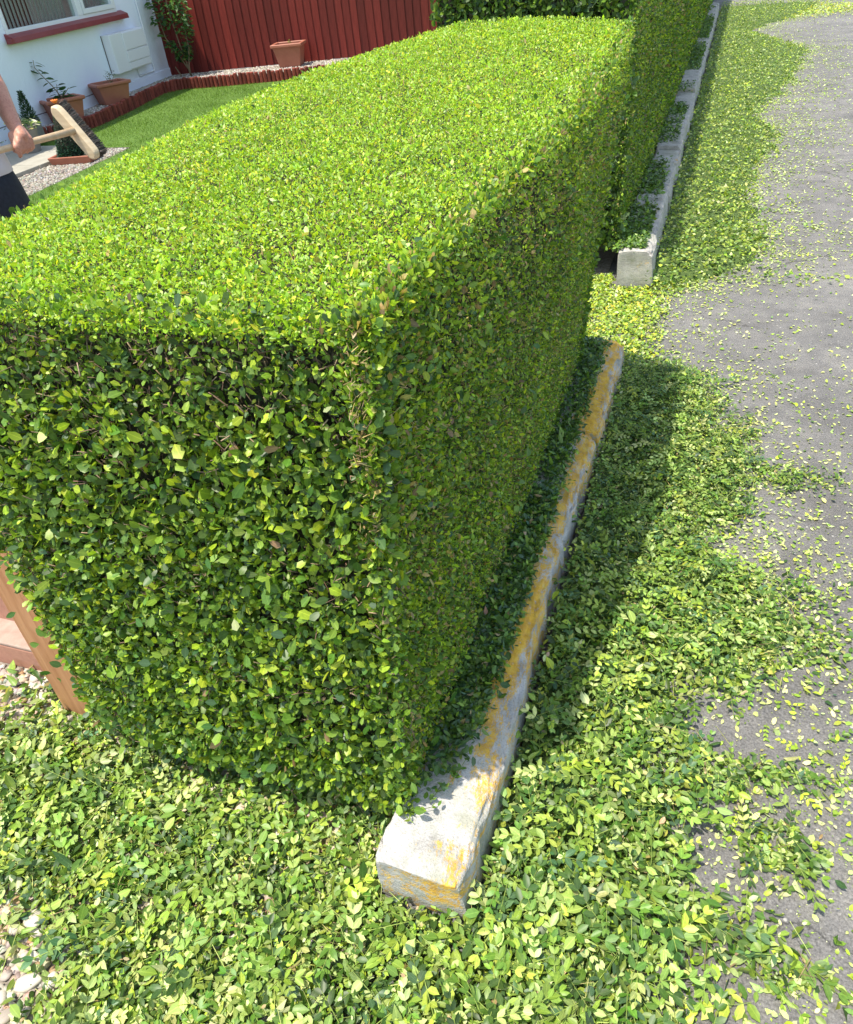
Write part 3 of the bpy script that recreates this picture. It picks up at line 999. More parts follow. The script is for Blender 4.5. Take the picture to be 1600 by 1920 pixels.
tube('flower_stem', [(0, 0, .80), (0, 0, .87)], .006, 'leaf' if False else 'twig', fl)
for k in range(9):
    a = k * 2 * math.pi / 9
    bm = bmesh.new()
    bmesh.ops.create_uvsphere(bm, u_segments=6, v_segments=4, radius=1)
    bmesh.ops.transform(bm, matrix=Matrix.Translation((.022 * math.cos(a), .022 * math.sin(a), .885)) @ Matrix.Rotation(a, 4, 'Z') @ Matrix.Rotation(-.9, 4, 'Y') @ Matrix.Diagonal((.026, .014, .006, 1)), verts=bm.verts)
    finish('petal', bm, 'orange', fl, smooth=True)
# grey planter with variegated plant + dark conifer
gp = empty('grey_planter', (-7.46, 7.37, 0.045))
tag(gp, 'round grey planter on the paving behind the hand', 'planter')
bm = bmesh.new()
add_tube(bm, [(0, 0, 0), (0, 0, .04), (0, 0, .25), (0, 0, .265), (0, 0, .266)], [.10, .105, .14, .145, .12], 24)
finish('pot_body', bm, 'greypot', gp, smooth=False)
n = 220
a = rs.uniform(0, 6.28, n)
Pl = np.column_stack([rs.normal(0, .075, n), rs.normal(0, .075, n), rs.uniform(.24, .33, n)])
leafy('variegated_plant', [[(0, 0, .3), (0, 0, .4)]], [(Pl, np.column_stack([np.cos(a), np.sin(a), rs.uniform(-.5, .5, n)]), rs.normal(0, .5, (n, 3)) + np.array([0, 0, 1.]), rs.uniform(.04, .08, n), rs.uniform(.015, .03, n), palette(n, [(0.18, .26, .08), (.45, .48, .28), (.08, .14, .05), (.7, .7, .66)], [3, 2, 2, .6]))], (-7.46, 7.37, 0.045), 'pale green and white variegated plant spilling over the grey planter', 'plant')
n = 1500
zz = rs.random(n) ** 1.4 * .55; a = rs.uniform(0, 6.28, n); rr = (.17 - .15 * zz / .55) * np.sqrt(rs.random(n))
Pl = np.column_stack([rr * np.cos(a), rr * np.sin(a), zz])
e = leafy('dwarf_conifer', [[(0, 0, 0), (0, 0, .5)]], [(Pl, np.column_stack([np.cos(a) * .5, np.sin(a) * .5, rs.uniform(.4, 1, n)]), rs.normal(0, .5, (n, 3)) + np.array([0, 0, .3]), rs.uniform(.04, .07, n), rs.uniform(.008, .014, n), palette(n, [(0.02, .055, .02), (.035, .08, .03)], [1, 1]))], (-7.80, 7.85, 0.25), 'small dark conifer behind the grey planter beside the forearm', 'conifer')
e.scale = (.6, .6, .6)
box('rootball', (0, 0, -.13), (.26, .26, .42), 'greypot', e, bevel=.02)

# ------------------------------------------------------------------ timber post and low wall on the left of the hedge
po = empty('timber_post', (-1.462, 0.905, 0.0))
tag(po, 'orange brown timber post at the left front corner of the clipped hedge', 'post')
bm = bmesh.new()
vs = add_box(bm, (0, 0, 0.46), (0.115, 0.075, 0.92))
o = finish('shaft', bm, 'postwood', po, bevel=.004)
o.rotation_euler = (0, math.radians(2.4), 0)
bm = bmesh.new()
vs = add_box(bm, (0.04, 0, 0.93), (0.135, 0.095, 0.025))
finish('post_cap', bm, 'postwood', po, bevel=.004)
lw = empty('low_wall', (-1.530, 1.0, 0.0))
tag(lw, 'low terracotta coloured wall with a pale ledge left of the timber post', 'wall')
box('footing', (-0.75, 0.045, 0.048), (1.5, 0.135, 0.096), 'concrete', lw, bevel=.006)
box('ledge', (-0.75, 0.022, 0.102), (1.5, 0.090, 0.012), 'ledge', lw, bevel=.004)
box('panel', (-0.75, 0.085, 0.50), (1.5, 0.05, 0.80), 'concrete', lw, bevel=.004)

# ------------------------------------------------------------------ kerb stones
def kerb_stone(x0, x1, y0, y1, h, mat, label, seed, crust=0.0, ridge=0.0):
    """one rough-hewn long stone: squarish sections lofted along y, flat hewn ends"""
    r_ = np.random.default_rng(seed)
    nk = 48
    ys = [0.0, 0.004, 0.012] + list(np.arange(0.03, (y1 - y0) - .02, 0.02)) + [(y1 - y0) - .012, (y1 - y0) - .004, (y1 - y0)]
    sc = [.955, .975, .992] + [1.0] * (len(ys) - 6) + [.992, .975, .955]
    yy = [y0 + q for q in ys]
    for _ in (0,):   # hewn end faces: shrinking rings
        yy = [y0 - .001] * 4 + yy + [y1 + .001] * 4
        sc = [.2, .45, .68, .86] + sc + [.86, .68, .45, .2]
    ny = len(yy)
    V, F, CR = [], [], []
    wv = [r_.uniform(0, 6.28) for _ in range(12)]
    lump = r_.normal(0, 1, (ny, nk))
    for _ in range(3):
        lump = (lump + np.roll(lump, 1, 0) + np.roll(lump, -1, 0) + np.roll(lump, 1, 1) + np.roll(lump, -1, 1)) / 3.2
    for i, (y, q) in enumerate(zip(yy, sc)):
        end = i < 5 or i >= ny - 5
        cx = (x0 + x1) / 2 + 0.005 * math.sin(y * 5 + wv[0])
        hw = (x1 - x0) / 2 * (1 + .03 * math.sin(y * 8 + wv[1]) + .015 * math.sin(y * 23 + wv[6]))
        hh = h * (1 + .04 * math.sin(y * 4.3 + wv[2]) + .015 * math.sin(y * 14 + wv[3]))
        for k in range(nk):
            a = 2 * math.pi * k / nk
            ca, sa = math.cos(a), math.sin(a)
            pw = 0.20
            sx = math.copysign(abs(ca) ** pw, ca) * q; sz = math.copysign(abs(sa) ** pw, sa) * q
            x = cx + hw * sx; z = hh * 0.5 * (1 + sz)
            if sz > 0 and sx > .3: z -= 0.028 * ridge * (sx - .3)
            if sx > 0: x += .016 * (1 - z / h)
            l_ = lump[i, k] * .0024 + .0012 * r_.normal()
            x += l_ * (1 if abs(sx) > .8 else .3) * np.sign(sx); z += l_ * (1 if sz > .8 else .3)
            ye = y + (.0025 * math.sin(x * 30 + wv[7]) + .002 * math.sin(z * 35 + wv[8]) + .006 * (z / h) * (-1 if i < ny / 2 else 1) if end else 0)
            V.append((x, ye, max(z, -0.02)))
            am = .55 + .95 * float(vnoise(np.array(y), np.array(seed * 3.7), 3.1))
            if seed == 1: am *= min(1, .35 + max(0, y - .80) * 1.6)
            cwo = .22 * math.sin(y * 3.7 + wv[9]) + .12 * math.sin(y * 11 + wv[10])
            cr = am * crust * (0.17 * math.exp(-((x - (cx + hw * (.68 + cwo))) / ((.46 + .2 * abs(cwo)) * hw)) ** 2) * (1 if z > .35 * h else .6)) - 0.04 * (1 if x < cx else 0)
            if i < 4: cr = .05 + .07 * math.exp(-((x - (cx + hw * .5)) / (.5 * hw)) ** 2) * (1 if z > .4 * h else 0)
            CR.append(cr)
    for i in range(ny - 1):
        for k in range(nk):
            a, b = i * nk + k, i * nk + (k + 1) % nk
            F += [(a, b, b + nk), (a, b + nk, a + nk)]
    for base, flip in ((0, False), ((ny - 1) * nk, True)):
        c = len(V)
        V.append(tuple(np.array(V[base:base + nk]).mean(0)))
        CR.append(-0.02)
        for k in range(nk):
            a, b = base + k, base + (k + 1) % nk
            F.append((c, b, a) if not flip else (c, a, b))
    V = np.array(V)
    ctr = np.array([(x0 + x1) / 2, (y0 + y1) / 2, 0])
    o = np_mesh('kerb_stone', V - ctr, np.array(F)[:, ::-1], mat, None, None, smooth=True)
    a = o.data.attributes.new('crust', 'FLOAT', 'POINT')
    a.data.foreach_set('value', np.array(CR, dtype=np.float32))
    sm = np.ones(len(F), dtype=bool)
    capn = 2 * nk * 5
    sm[:capn] = False; sm[(ny - 6) * nk * 2:] = False
    o.data.polygons.foreach_set('use_smooth', sm[:len(o.data.polygons)])
    o.location = ctr
    tag(o, label, 'kerb stone', 'rough kerb stones along the foot of the hedges')
    return o


kerb_stone(-0.482, -0.290, 0.655, 1.70, 0.168, 'stoneA', 'long kerb stone nearest the camera with a bare white top and orange lichen', 1, 1.25, 1.0)
kerb_stone(-0.462, -0.288, 1.715, 2.36, 0.150, 'stoneA', 'second kerb stone under the near hedge, its edge thick with orange lichen', 2, 1.35, 1.0)
kerb_stone(-0.470, -0.278, 2.375, 3.12, 0.165, 'stoneA', 'last kerb stone under the near hedge, beside the gap in the leaf litter', 3, 1.25, .8)
row2 = [(4.10, 5.22, .215), (5.24, 6.35, .19), (6.37, 7.5, .215), (7.52, 8.7, .18), (8.72, 9.7, .21), (9.72, 10.9, .185), (10.92, 12.2, .205), (12.22, 13.6, .18), (13.62, 15.0, .21), (15.02, 16.8, .19)]
lab2 = ['square-ended grey stone at the near end of the far row, orange spot on its corner',
        'second pale stone of the far row, just past the square-ended one',
        'third pale stone of the far row, half covered by cuttings',
        'fourth pale stone of the far row beside the widest drift of cuttings',
        'fifth pale stone of the far row, its top bare and grey',
        'sixth pale stone of the far row, sunk lower than its neighbours',
        'seventh pale stone of the far row under the tall hedge',
        'eighth pale stone of the far row, low and weathered',
        'ninth pale stone of the far row, last one clearly seen',
        'farthest stone of the far row near the top of the photo']
for k, ((a, b, h), lb) in enumerate(zip(row2, lab2)):
    kerb_stone(-0.435 - .003 * k, -0.255 - .004 * k, a, b, h, 'stoneB', lb, 10 + k, 0.5 if k < 2 else .1, .5)


# ------------------------------------------------------------------ near hedge
def zt(x, y):
    return 1.25 + 0.062 * (y - 0.85) - 0.05 * np.clip((-1.05 - x) / 0.5, 0, 1) ** 2


XT = ([.8, 1.1, 1.36, 1.64, 1.87, 2.24, 3.0], [-.402, -.375, -.338, -.305, -.280, -.280, -.300])
XLT = ([.8, 1.28, 1.61, 2.07, 2.43, 2.7, 2.9, 3.1], [-1.425, -1.43, -1.40, -1.37, -1.20, -1.10, -1.02, -.88])


def xR(y, z):
    k = np.clip(z / 1.28, 0, 1)
    return -0.447 + (np.interp(y, *XT) + .447) * k ** 1.2 + .008 * wob(y, z)


def xL(y, z):
    return np.interp(y, *XLT) + .115 * np.clip(1.5 - z / .7, 0, 1) + .008 * wob(y, z, 1, 2)


def yF(x, z):
    return .765 + .075 * np.clip(z / 1.25, 0, 1) ** 1.5 + .04 * np.clip((-1.15 - x) / .3, 0, 1) ** 2 + .010 * wob(x, z, 1, 4)


def yB(x, z):
    return 2.84 + .17 * np.clip((-.32 - x) / .35, 0, 1) + .01 * wob(x, z)


h1 = empty('clipped_hedge', (-0.95, 1.9, 0))
tag(h1, 'near clipped privet hedge with a flat bright green top and square front corner', 'hedge')


def off(h, V):
    return V - np.array(h.location)


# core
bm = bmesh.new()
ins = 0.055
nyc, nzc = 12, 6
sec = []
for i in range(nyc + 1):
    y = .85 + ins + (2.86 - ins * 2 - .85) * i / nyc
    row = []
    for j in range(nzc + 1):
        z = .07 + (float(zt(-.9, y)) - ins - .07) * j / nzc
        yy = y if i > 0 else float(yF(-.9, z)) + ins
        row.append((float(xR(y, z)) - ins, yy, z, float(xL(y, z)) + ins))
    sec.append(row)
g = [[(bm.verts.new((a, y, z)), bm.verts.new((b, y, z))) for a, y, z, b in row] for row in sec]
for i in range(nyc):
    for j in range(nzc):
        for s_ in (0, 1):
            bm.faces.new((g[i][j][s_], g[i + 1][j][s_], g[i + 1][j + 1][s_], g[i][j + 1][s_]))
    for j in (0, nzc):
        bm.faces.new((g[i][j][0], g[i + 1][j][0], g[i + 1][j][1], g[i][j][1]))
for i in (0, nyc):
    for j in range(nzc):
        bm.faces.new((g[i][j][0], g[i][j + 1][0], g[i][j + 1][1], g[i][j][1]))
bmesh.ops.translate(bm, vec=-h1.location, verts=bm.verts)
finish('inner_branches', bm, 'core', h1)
# a few trunks at the foot
for k in range(9):
    x, y = -.62 - .1 * (k % 3) - (.45 if k > 5 else 0), .95 + .25 * k
    bm = bmesh.new()
    add_tube(bm, [(x + .95, y - 1.9, 0), (x + .96, y - 1.91, .15), (x + .97, y - 1.9, .4)], [.016, .013, .01], 7)
    finish('stem', bm, 'core', h1, smooth=True)


def orient(n, out, up=0.4, spread=0.6, dirup=0.5):
    """leaf normals face out and up; leaf tips point outwards and up"""
    N = out * 0.75 + np.array([0, 0, up]) + rng.normal(0, spread, (n, 3))
    D = rng.normal(0, 1, (n, 3)) + out * 0.25 + np.array([0, 0, dirup])
    return D, N


parts = []
# front face
n = 36000
x = rng.uniform(-1.44, -.39, n); z = .05 + 1.21 * rng.random(n) ** 1.0
dep = np.abs(rng.normal(0, .028, n)) - .005
y = yF(x, z) + dep
xr, xl = xR(.86, z), xL(.86, z)
x = xl + (x + 1.44) / 1.05 * (xr - xl + .01)
zc = zt(x, .9)
z = np.minimum(z, zc + .005)
dens = vnoise(x, z, 9) * .6 + vnoise(x + 9, z, 23) * .4
keep = rng.random(n) < np.clip(.22 + 1.6 * dens, 0, 1)
x, y, z = x[keep], y[keep], z[keep]; n = len(x)
y = y + .07 * np.clip((.17 - z) / .13, 0, 1)
out = np.tile([0.05, -1.0, 0.05], (n, 1))
D, N = orient(n, out, .55, .55, .5)
L = rng.choice([.011, .0165, .022, .029], n, p=[.36, .38, .20, .06]) * rng.uniform(.85, 1.15, n) * np.interp(z, [1.05, 1.2], [1, .68])
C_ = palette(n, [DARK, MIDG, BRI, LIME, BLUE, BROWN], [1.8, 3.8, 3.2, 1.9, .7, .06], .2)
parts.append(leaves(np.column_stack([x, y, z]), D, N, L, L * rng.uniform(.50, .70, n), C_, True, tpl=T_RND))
# right face, near part with ribs
n = 125000
y = .80 + 2.06 * rng.random(n) ** 1.12; z = .07 + 1.32 * rng.random(n)
zc = zt(-.4, y); z = np.minimum(z, zc)
x = xR(y, z) - np.abs(rng.normal(0, .022, n)) + .003
y = np.maximum(y, yF(-.42, z) - .005)
dens = vnoise(y, z, 8) * .6 + vnoise(y + 3, z, 25) * .4
keep = rng.random(n) < np.clip(.22 + 1.45 * dens, 0, 1)
x, y, z = x[keep], y[keep], z[keep]; n = len(x)
out = np.tile([1.0, -.05, -.05], (n, 1))
D, N = orient(n, out, .45, .7, .5)
L = rng.choice([.008, .012, .016, .022], n, p=[.38, .36, .20, .06]) * rng.uniform(.85, 1.15, n) * np.interp(y, [.8, 1.1, 1.6, 3], [1, .86, .70, .72])
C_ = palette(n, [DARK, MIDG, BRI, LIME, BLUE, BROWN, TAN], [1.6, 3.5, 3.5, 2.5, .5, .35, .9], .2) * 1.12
nr = (y < 1.25) & (L > .011)
PP = np.column_stack([x, y, z]); WW = L * rng.uniform(.45, .65, n)
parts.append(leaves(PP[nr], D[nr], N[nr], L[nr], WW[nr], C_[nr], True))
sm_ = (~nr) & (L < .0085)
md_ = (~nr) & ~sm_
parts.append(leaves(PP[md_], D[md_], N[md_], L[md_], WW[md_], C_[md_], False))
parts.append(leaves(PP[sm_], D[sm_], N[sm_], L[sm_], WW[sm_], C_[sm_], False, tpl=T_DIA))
# top: short sheared leaves
n = 220000
y = .83 + 2.22 * rng.random(n) ** 1.1
x = rng.uniform(-1.46, -.26, n)
ok = (x < xR(y, 1.28) + .006) & (x > np.interp(y, *XLT) - .02) & (y < yB(x, 1.3)) & (y > yF(x, 1.25) - .012)
x, y = x[ok], y[ok]; n = len(x)
edge = np.minimum(np.minimum(xR(y, 1.28) - x, x - np.interp(y, *XLT)), y - yF(x, 1.25))
z = zt(x, y) - np.abs(rng.normal(0, .013, n)) + .004 + .007 * wob(x, y, .8, 5) - .016 * np.exp(-np.maximum(edge, 0) / .02)
dens = vnoise(x, y, 10) * .5 + vnoise(x + 3, y, 30) * .5
keep = rng.random(n) < np.clip(.22 + 1.6 * dens, 0, 1)
x, y, z = x[keep], y[keep], z[keep]; n = len(x)
N = np.tile([0, 0, 0.75], (n, 1)) + rng.normal(0, .75, (n, 3))
D = rng.normal(0, 1, (n, 3)) + np.array([0, 0, .5])
L = rng.choice([.0055, .008, .0105, .017], n, p=[.38, .40, .19, .03]) * rng.uniform(.85, 1.15, n) * np.interp(y, [.8, 1.1, 1.8, 3.2], [1.02, .90, .80, .85])
pat = vnoise(x, y, 5)
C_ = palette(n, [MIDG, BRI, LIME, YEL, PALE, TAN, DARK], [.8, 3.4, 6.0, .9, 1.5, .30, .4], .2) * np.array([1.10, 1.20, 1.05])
PP = np.column_stack([x, y, z]); WW = L * rng.uniform(.42, .62, n)
nr = (y < 1.15) & (L > .012)
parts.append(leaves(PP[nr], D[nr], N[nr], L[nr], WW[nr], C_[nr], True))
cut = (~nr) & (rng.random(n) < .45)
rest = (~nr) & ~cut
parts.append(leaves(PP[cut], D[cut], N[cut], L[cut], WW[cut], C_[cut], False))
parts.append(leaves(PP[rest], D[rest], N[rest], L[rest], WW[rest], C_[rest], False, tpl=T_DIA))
# fringe shoots along the top rims, left face and far end
n = 9000
y = rng.uniform(.85, 2.95, n); z = rng.uniform(.1, 1.25, n)
x = xL(y, z) + np.abs(rng.normal(0, .02, n)) - .008
D, N = orient(n, np.tile([-1.0, 0, 0], (n, 1)), .4, .6)
L = rng.uniform(.014, .028, n)
parts.append(leaves(np.column_stack([x, y, z]), D, N, L, L * .55, palette(n, [DARK, MIDG, BRI, LIME], [2, 4, 3, 1]), False))
n = 7000
x = rng.uniform(-1.0, -.30, n); z = rng.uniform(.08, 1.36, n)
x = np.minimum(x, xR(2.85, z))
y = yB(x, z) - np.abs(rng.normal(0, .03, n)) + .01
D, N = orient(n, np.tile([0, 1.0, 0], (n, 1)), .4, .6)
L = rng.uniform(.014, .028, n)
parts.append(leaves(np.column_stack([x, y, z]), D, N, L, L * .55, palette(n, [DARK, MIDG, BRI], [2, 4, 2]), False))
v, f, tc = join(parts)
o = np_mesh('foliage', off(h1, v), f, 'leaf', h1, tc)
o['kind'] = 'stuff'
# twigs and cut ends
parts = []
n = 11000
y = .80 + 2.0 * rng.random(n) ** 1.3; z = .08 + 1.15 * rng.random(n)
x = xR(y, z) - rng.uniform(.0, .035, n)
kp = vnoise(y + 7, z, 11) > .42
x, y, z = x[kp], y[kp], z[kp]; n = len(x)
parts.append(sticks(np.column_stack([x, y, z]), rng.normal(0, .6, (n, 3)) + np.array([.6, 0, .6]), rng.uniform(.006, .019, n), rng.uniform(.0005, .0011, n), palette(n, [TAN, BROWN, (0.24, .17, .10)], [1.4, 1, 1])))
n = 4600
x = rng.uniform(-1.27, -.41, n); z = .06 + 1.17 * rng.random(n) ** .7
y = yF(x, z) + rng.uniform(.0, .045, n)
kp = (vnoise(x + 3, z, 10) > .45) | (z > 1.02)
x, y, z = x[kp], y[kp], z[kp]; n = len(x)
parts.append(sticks(np.column_stack([x, y, z]), rng.normal(0, .5, (n, 3)) + np.array([0, -.35, .8]), rng.uniform(.008, .030, n), rng.uniform(.0007, .0016, n), palette(n, [(.16, .11, .07), (.13, .09, .05), (0.24, .18, .11)], [1.2, 1, 1])))
n = 6500
x = rng.uniform(-1.5, -.33, n); y = .86 + 1.95 * rng.random(n) ** 1.3
z = zt(x, y) - rng.uniform(-.002, .03, n)
kp = (vnoise(x, y, 12) > .42) & (x > np.interp(y, *XLT)) & (x < xR(y, 1.28))
x, y, z = x[kp], y[kp], z[kp]; n = len(x)
parts.append(sticks(np.column_stack([x, y, z - .01]), rng.normal(0, .7, (n, 3)) + np.array([0, 0, .6]), rng.uniform(.008, .022, n), rng.uniform(.0007, .0015, n), palette(n, [TAN, BROWN], [1.2, 1])))
v, f, tc = join(parts)
o = np_mesh('twigs', off(h1, v), f, 'twig', h1, tc)
o['kind'] = 'stuff'
# the 300 largest leaves of the front face, one by one
LM = []
LCOL = [DARK, MIDG, MIDG, BRI, BRI, LIME, BLUE, (0.10, .24, .02), (.06, .16, .03), (.05, .13, .02)]
for k, c in enumerate(LCOL):
    v, f, tc = leaves(np.zeros((1, 3)), np.array([[0, 1.0, 0]]), np.array([[0, 0, 1.0]]), np.array([1.0]), np.array([.54 + .02 * (k % 4)]), np.array([c]), True, .18, .3)
    me = np_mesh('leaf', v, f, 'leaf', False, tc).data
    LM.append(me)


def place_leaf(parent, p, d, nrm, L, meshes, name='leaf'):
    d = Vector(d).normalized(); nn = Vector(nrm); nn = (nn - nn.dot(d) * d).normalized()
    s_ = d.cross(nn)
    o = bpy.data.objects.new(name, random.choice(meshes))
    mt = Matrix((s_, d, nn)).transposed() * L
    m4 = mt.to_4x4(); m4.translation = Vector(p) - parent.location
    o.matrix_basis = m4
    link(o, parent)


random.seed(8)
for k in range(300):
    if k < 215:
        x, z = random.uniform(-1.35, -.42), random.uniform(.12, 1.08)
        p = (x, float(yF(x, z)) - random.uniform(.002, .014), z)
        d = (random.gauss(0, .8), -.3, random.gauss(.35, .8)); nn = (random.gauss(0, .4), -1, random.gauss(.5, .35))
    elif k < 260:
        y, z = random.uniform(.82, 1.9), random.uniform(.15, 1.1)
        p = (float(xR(y, z)) + random.uniform(.004, .014), y, z)
        d = (.3, random.gauss(0, .8), random.gauss(.3, .8)); nn = (1, random.gauss(0, .4), random.gauss(.4, .35))
    else:
        x, y = random.uniform(-1.4, -.42), random.uniform(.86, 1.6)
        p = (x, y, float(zt(x, y)) + .006)
        d = (random.gauss(0, 1), random.gauss(0, 1), .25); nn = (random.gauss(0, .35), random.gauss(0, .35), 1)
    if k < 260: place_leaf(h1, p, d, nn, random.uniform(.024, .033), LM)
    else: place_leaf(h1, p, d, nn, random.uniform(.013, .019), LM[3:6] + LM[7:8])

# ------------------------------------------------------------------ far tall hedge
h2 = empty('tall_hedge', (-0.95, 10.0, 0))
tag(h2, 'taller dark privet hedge behind the near one, running along the road to the top', 'hedge')
H2 = 1.44


def x2(y, z):
    return -.455 + .03 * (z / H2) + .007 * wob(y * .5, z, 1, 1)


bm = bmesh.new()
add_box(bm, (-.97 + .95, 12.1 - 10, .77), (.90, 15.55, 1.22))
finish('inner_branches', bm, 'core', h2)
for k in range(30):
    bm = bmesh.new()
    xx = -.62 - .12 * (k % 2)
    add_tube(bm, [(xx + .95, 4.5 + k * .5 - 10, 0), (xx + .96, 4.5 + k * .5 - 10, .3)], [.018, .014], 6)
    finish('stem', bm, 'core', h2, smooth=True)
parts = []
n = 150000
uu = rng.random(n)
y = 4.22 * (19.9 / 4.22) ** uu
z = .17 + (H2 - .17) * rng.random(n)
x = x2(y, z) - np.abs(rng.normal(0, .025, n)) + .006
D, N = orient(n, np.tile([1.0, -.1, -.1], (n, 1)), .45, .75, .5)
L = .0036 * y ** .92 * rng.choice([.75, 1.0, 1.35], n, p=[.4, .4, .2]) * rng.uniform(.85, 1.15, n)
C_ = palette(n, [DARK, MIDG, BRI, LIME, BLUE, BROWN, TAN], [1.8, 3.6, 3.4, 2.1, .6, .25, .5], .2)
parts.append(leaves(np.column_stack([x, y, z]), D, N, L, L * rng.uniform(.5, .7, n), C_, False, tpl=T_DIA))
n = 11000
x = rng.uniform(-1.44, -.43, n); z = rng.uniform(.17, H2, n)
y = 4.24 + np.abs(rng.normal(0, .03, n)) + .012 * wob(x, z)
D, N = orient(n, np.tile([0, -1.0, 0.], (n, 1)), .5, .6, .5)
L = rng.uniform(.022, .046, n)
parts.append(leaves(np.column_stack([x, y, z]), D, N, L, L * .55, palette(n, [DARK, MIDG, BRI, BLUE], [3.5, 3, 1.2, 1.2]), True))
n = 12000
y = rng.uniform(4.22, 19.9, n); x = rng.uniform(-1.44, -.43, n)
z = H2 - np.abs(rng.normal(0, .02, n))
L = rng.uniform(.03, .06, n)
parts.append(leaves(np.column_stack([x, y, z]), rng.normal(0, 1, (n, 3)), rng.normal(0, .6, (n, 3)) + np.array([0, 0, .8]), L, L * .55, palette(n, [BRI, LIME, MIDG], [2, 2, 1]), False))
n = 9000
y = rng.uniform(4.22, 19.9, n); z = rng.uniform(.15, H2, n)
x = -1.44 + np.abs(rng.normal(0, .02, n))
L = rng.uniform(.03, .07, n)
D, N = orient(n, np.tile([-1.0, 0, 0.], (n, 1)), .5, .6, .5)
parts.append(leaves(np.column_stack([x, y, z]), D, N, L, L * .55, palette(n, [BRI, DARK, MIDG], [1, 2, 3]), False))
v, f, tc = join(parts)
o = np_mesh('foliage', off(h2, v), f, 'leaf', h2, tc)
o['kind'] = 'stuff'

# ------------------------------------------------------------------ leaf litter
EY = [-1.0, .10, .64, .75, .90, 1.0, 1.08, 1.25, 1.5, 1.8, 2.05, 2.2, 2.45, 2.6, 3.0, 3.18, 3.30, 4.0, 4.3, 4.58, 5.4, 6.3, 7.6, 8.2, 8.8, 9.5, 12.2, 13.4, 14.3, 16, 18]
EX = [.18, .18, .20, .22, .20, .26, .26, .14, .30, .36, .17, .30, .33, .28, .22, .10, -.14, -.18, .08, .40, .32, .30, .52, .40, .38, .66, .98, .6, .25, 1.1, 1.6]


def pile(x, y):
    """0..1 cover of the drift on the road side"""
    xe = np.interp(y, EY, EX) + .16 * (vnoise(x, y, 5) - .5) + .14 * (vnoise(x + 4, y, 13) - .5) + .08 * (vnoise(x + 9, y, 31) - .5)
    d = xe - x
    c = np.clip(d / .19 + .42, 0, 1) ** 1.3
    # bare asphalt windows and outlying tufts
    for cx, cy, rx, ry, amt in ((.15, 1.30, .09, .14, -1), (.20, 1.98, .07, .09, -.9), (.15, .98, .06, .05, -.8), (.04, 1.10, .05, .05, -.5), (.36, 1.70, .12, .16, .5), (.42, 2.42, .13, .06, .8), (.30, 1.18, .13, .03, .9), (.32, .74, .08, .05, .7), (.44, 1.62, .08, .04, .6), (.33, .98, .08, .06, .7),
                                (.1, 3.62, .30, .30, -1), (.25, 4.35, .30, .10, .5), (-.30, 3.6, .16, .5, .9)):
        c = c + amt * np.exp(-((x - cx) / rx) ** 2 - ((y - cy) / ry) ** 2)
    return np.clip(c, 0, 1)


def thick(x, y):
    """height of the drift"""
    xe = np.interp(y, EY, EX)
    d = np.clip((xe - x) / .45, 0, 1)
    h = .004 + .045 * d ** .8 + .030 * vnoise(x, y, 7) * np.clip(d * 3, 0, 1) + .045 * np.exp(-np.clip(x + .27, 0, 9) / .07) * np.clip((y - .75) / .5, 0, 1)
    return h * np.where((y > 3.15) & (y < 4.05), .3, 1)


# low green-brown mass under the cut leaves
def mound(name, x0, x1, y0, y1, nx, ny, fn):
    xs, ys = np.linspace(x0, x1, nx), np.linspace(y0, y1, ny)
    X, Y = np.meshgrid(xs, ys, indexing='ij')
    Z = fn(X, Y)
    V = np.stack([X, Y, Z], -1).reshape(-1, 3)
    idx = np.arange(nx * ny).reshape(nx, ny)
    a, b, c, d = idx[:-1, :-1].ravel(), idx[1:, :-1].ravel(), idx[1:, 1:].ravel(), idx[:-1, 1:].ravel()
    F = np.concatenate([np.stack([a, b, c], 1), np.stack([a, c, d], 1)])
    return V, F


LIT = []   # (verts, tris, tints)
big = []   # candidates for single leaves


def litter_leaves(x, y, zb, h, size, near, cols, probs, tilt=.5, wr=(.48, .66)):
    n = len(x)
    z = zb + h * rng.random(n) ** .6
    N = np.array([0, 0, 1.0]) + rng.normal(0, tilt, (n, 3))
    D = rng.normal(0, 1, (n, 3)) * np.array([1, 1, .35])
    L = size * rng.choice([.6, .8, 1.0, 1.3], n, p=[.22, .32, .32, .14]) * rng.uniform(.85, 1.15, n)
    N[rng.random(n) < .35] *= -1
    LIT.append(leaves(np.column_stack([x, y, z]), D, N, L, L * rng.uniform(*wr, n), palette(n, cols, probs), near, .42 if near else .2, .5, tpl=(T_DIA if (not near and (np.mean(y) > 5 or np.mean(L) < .007)) else None)))


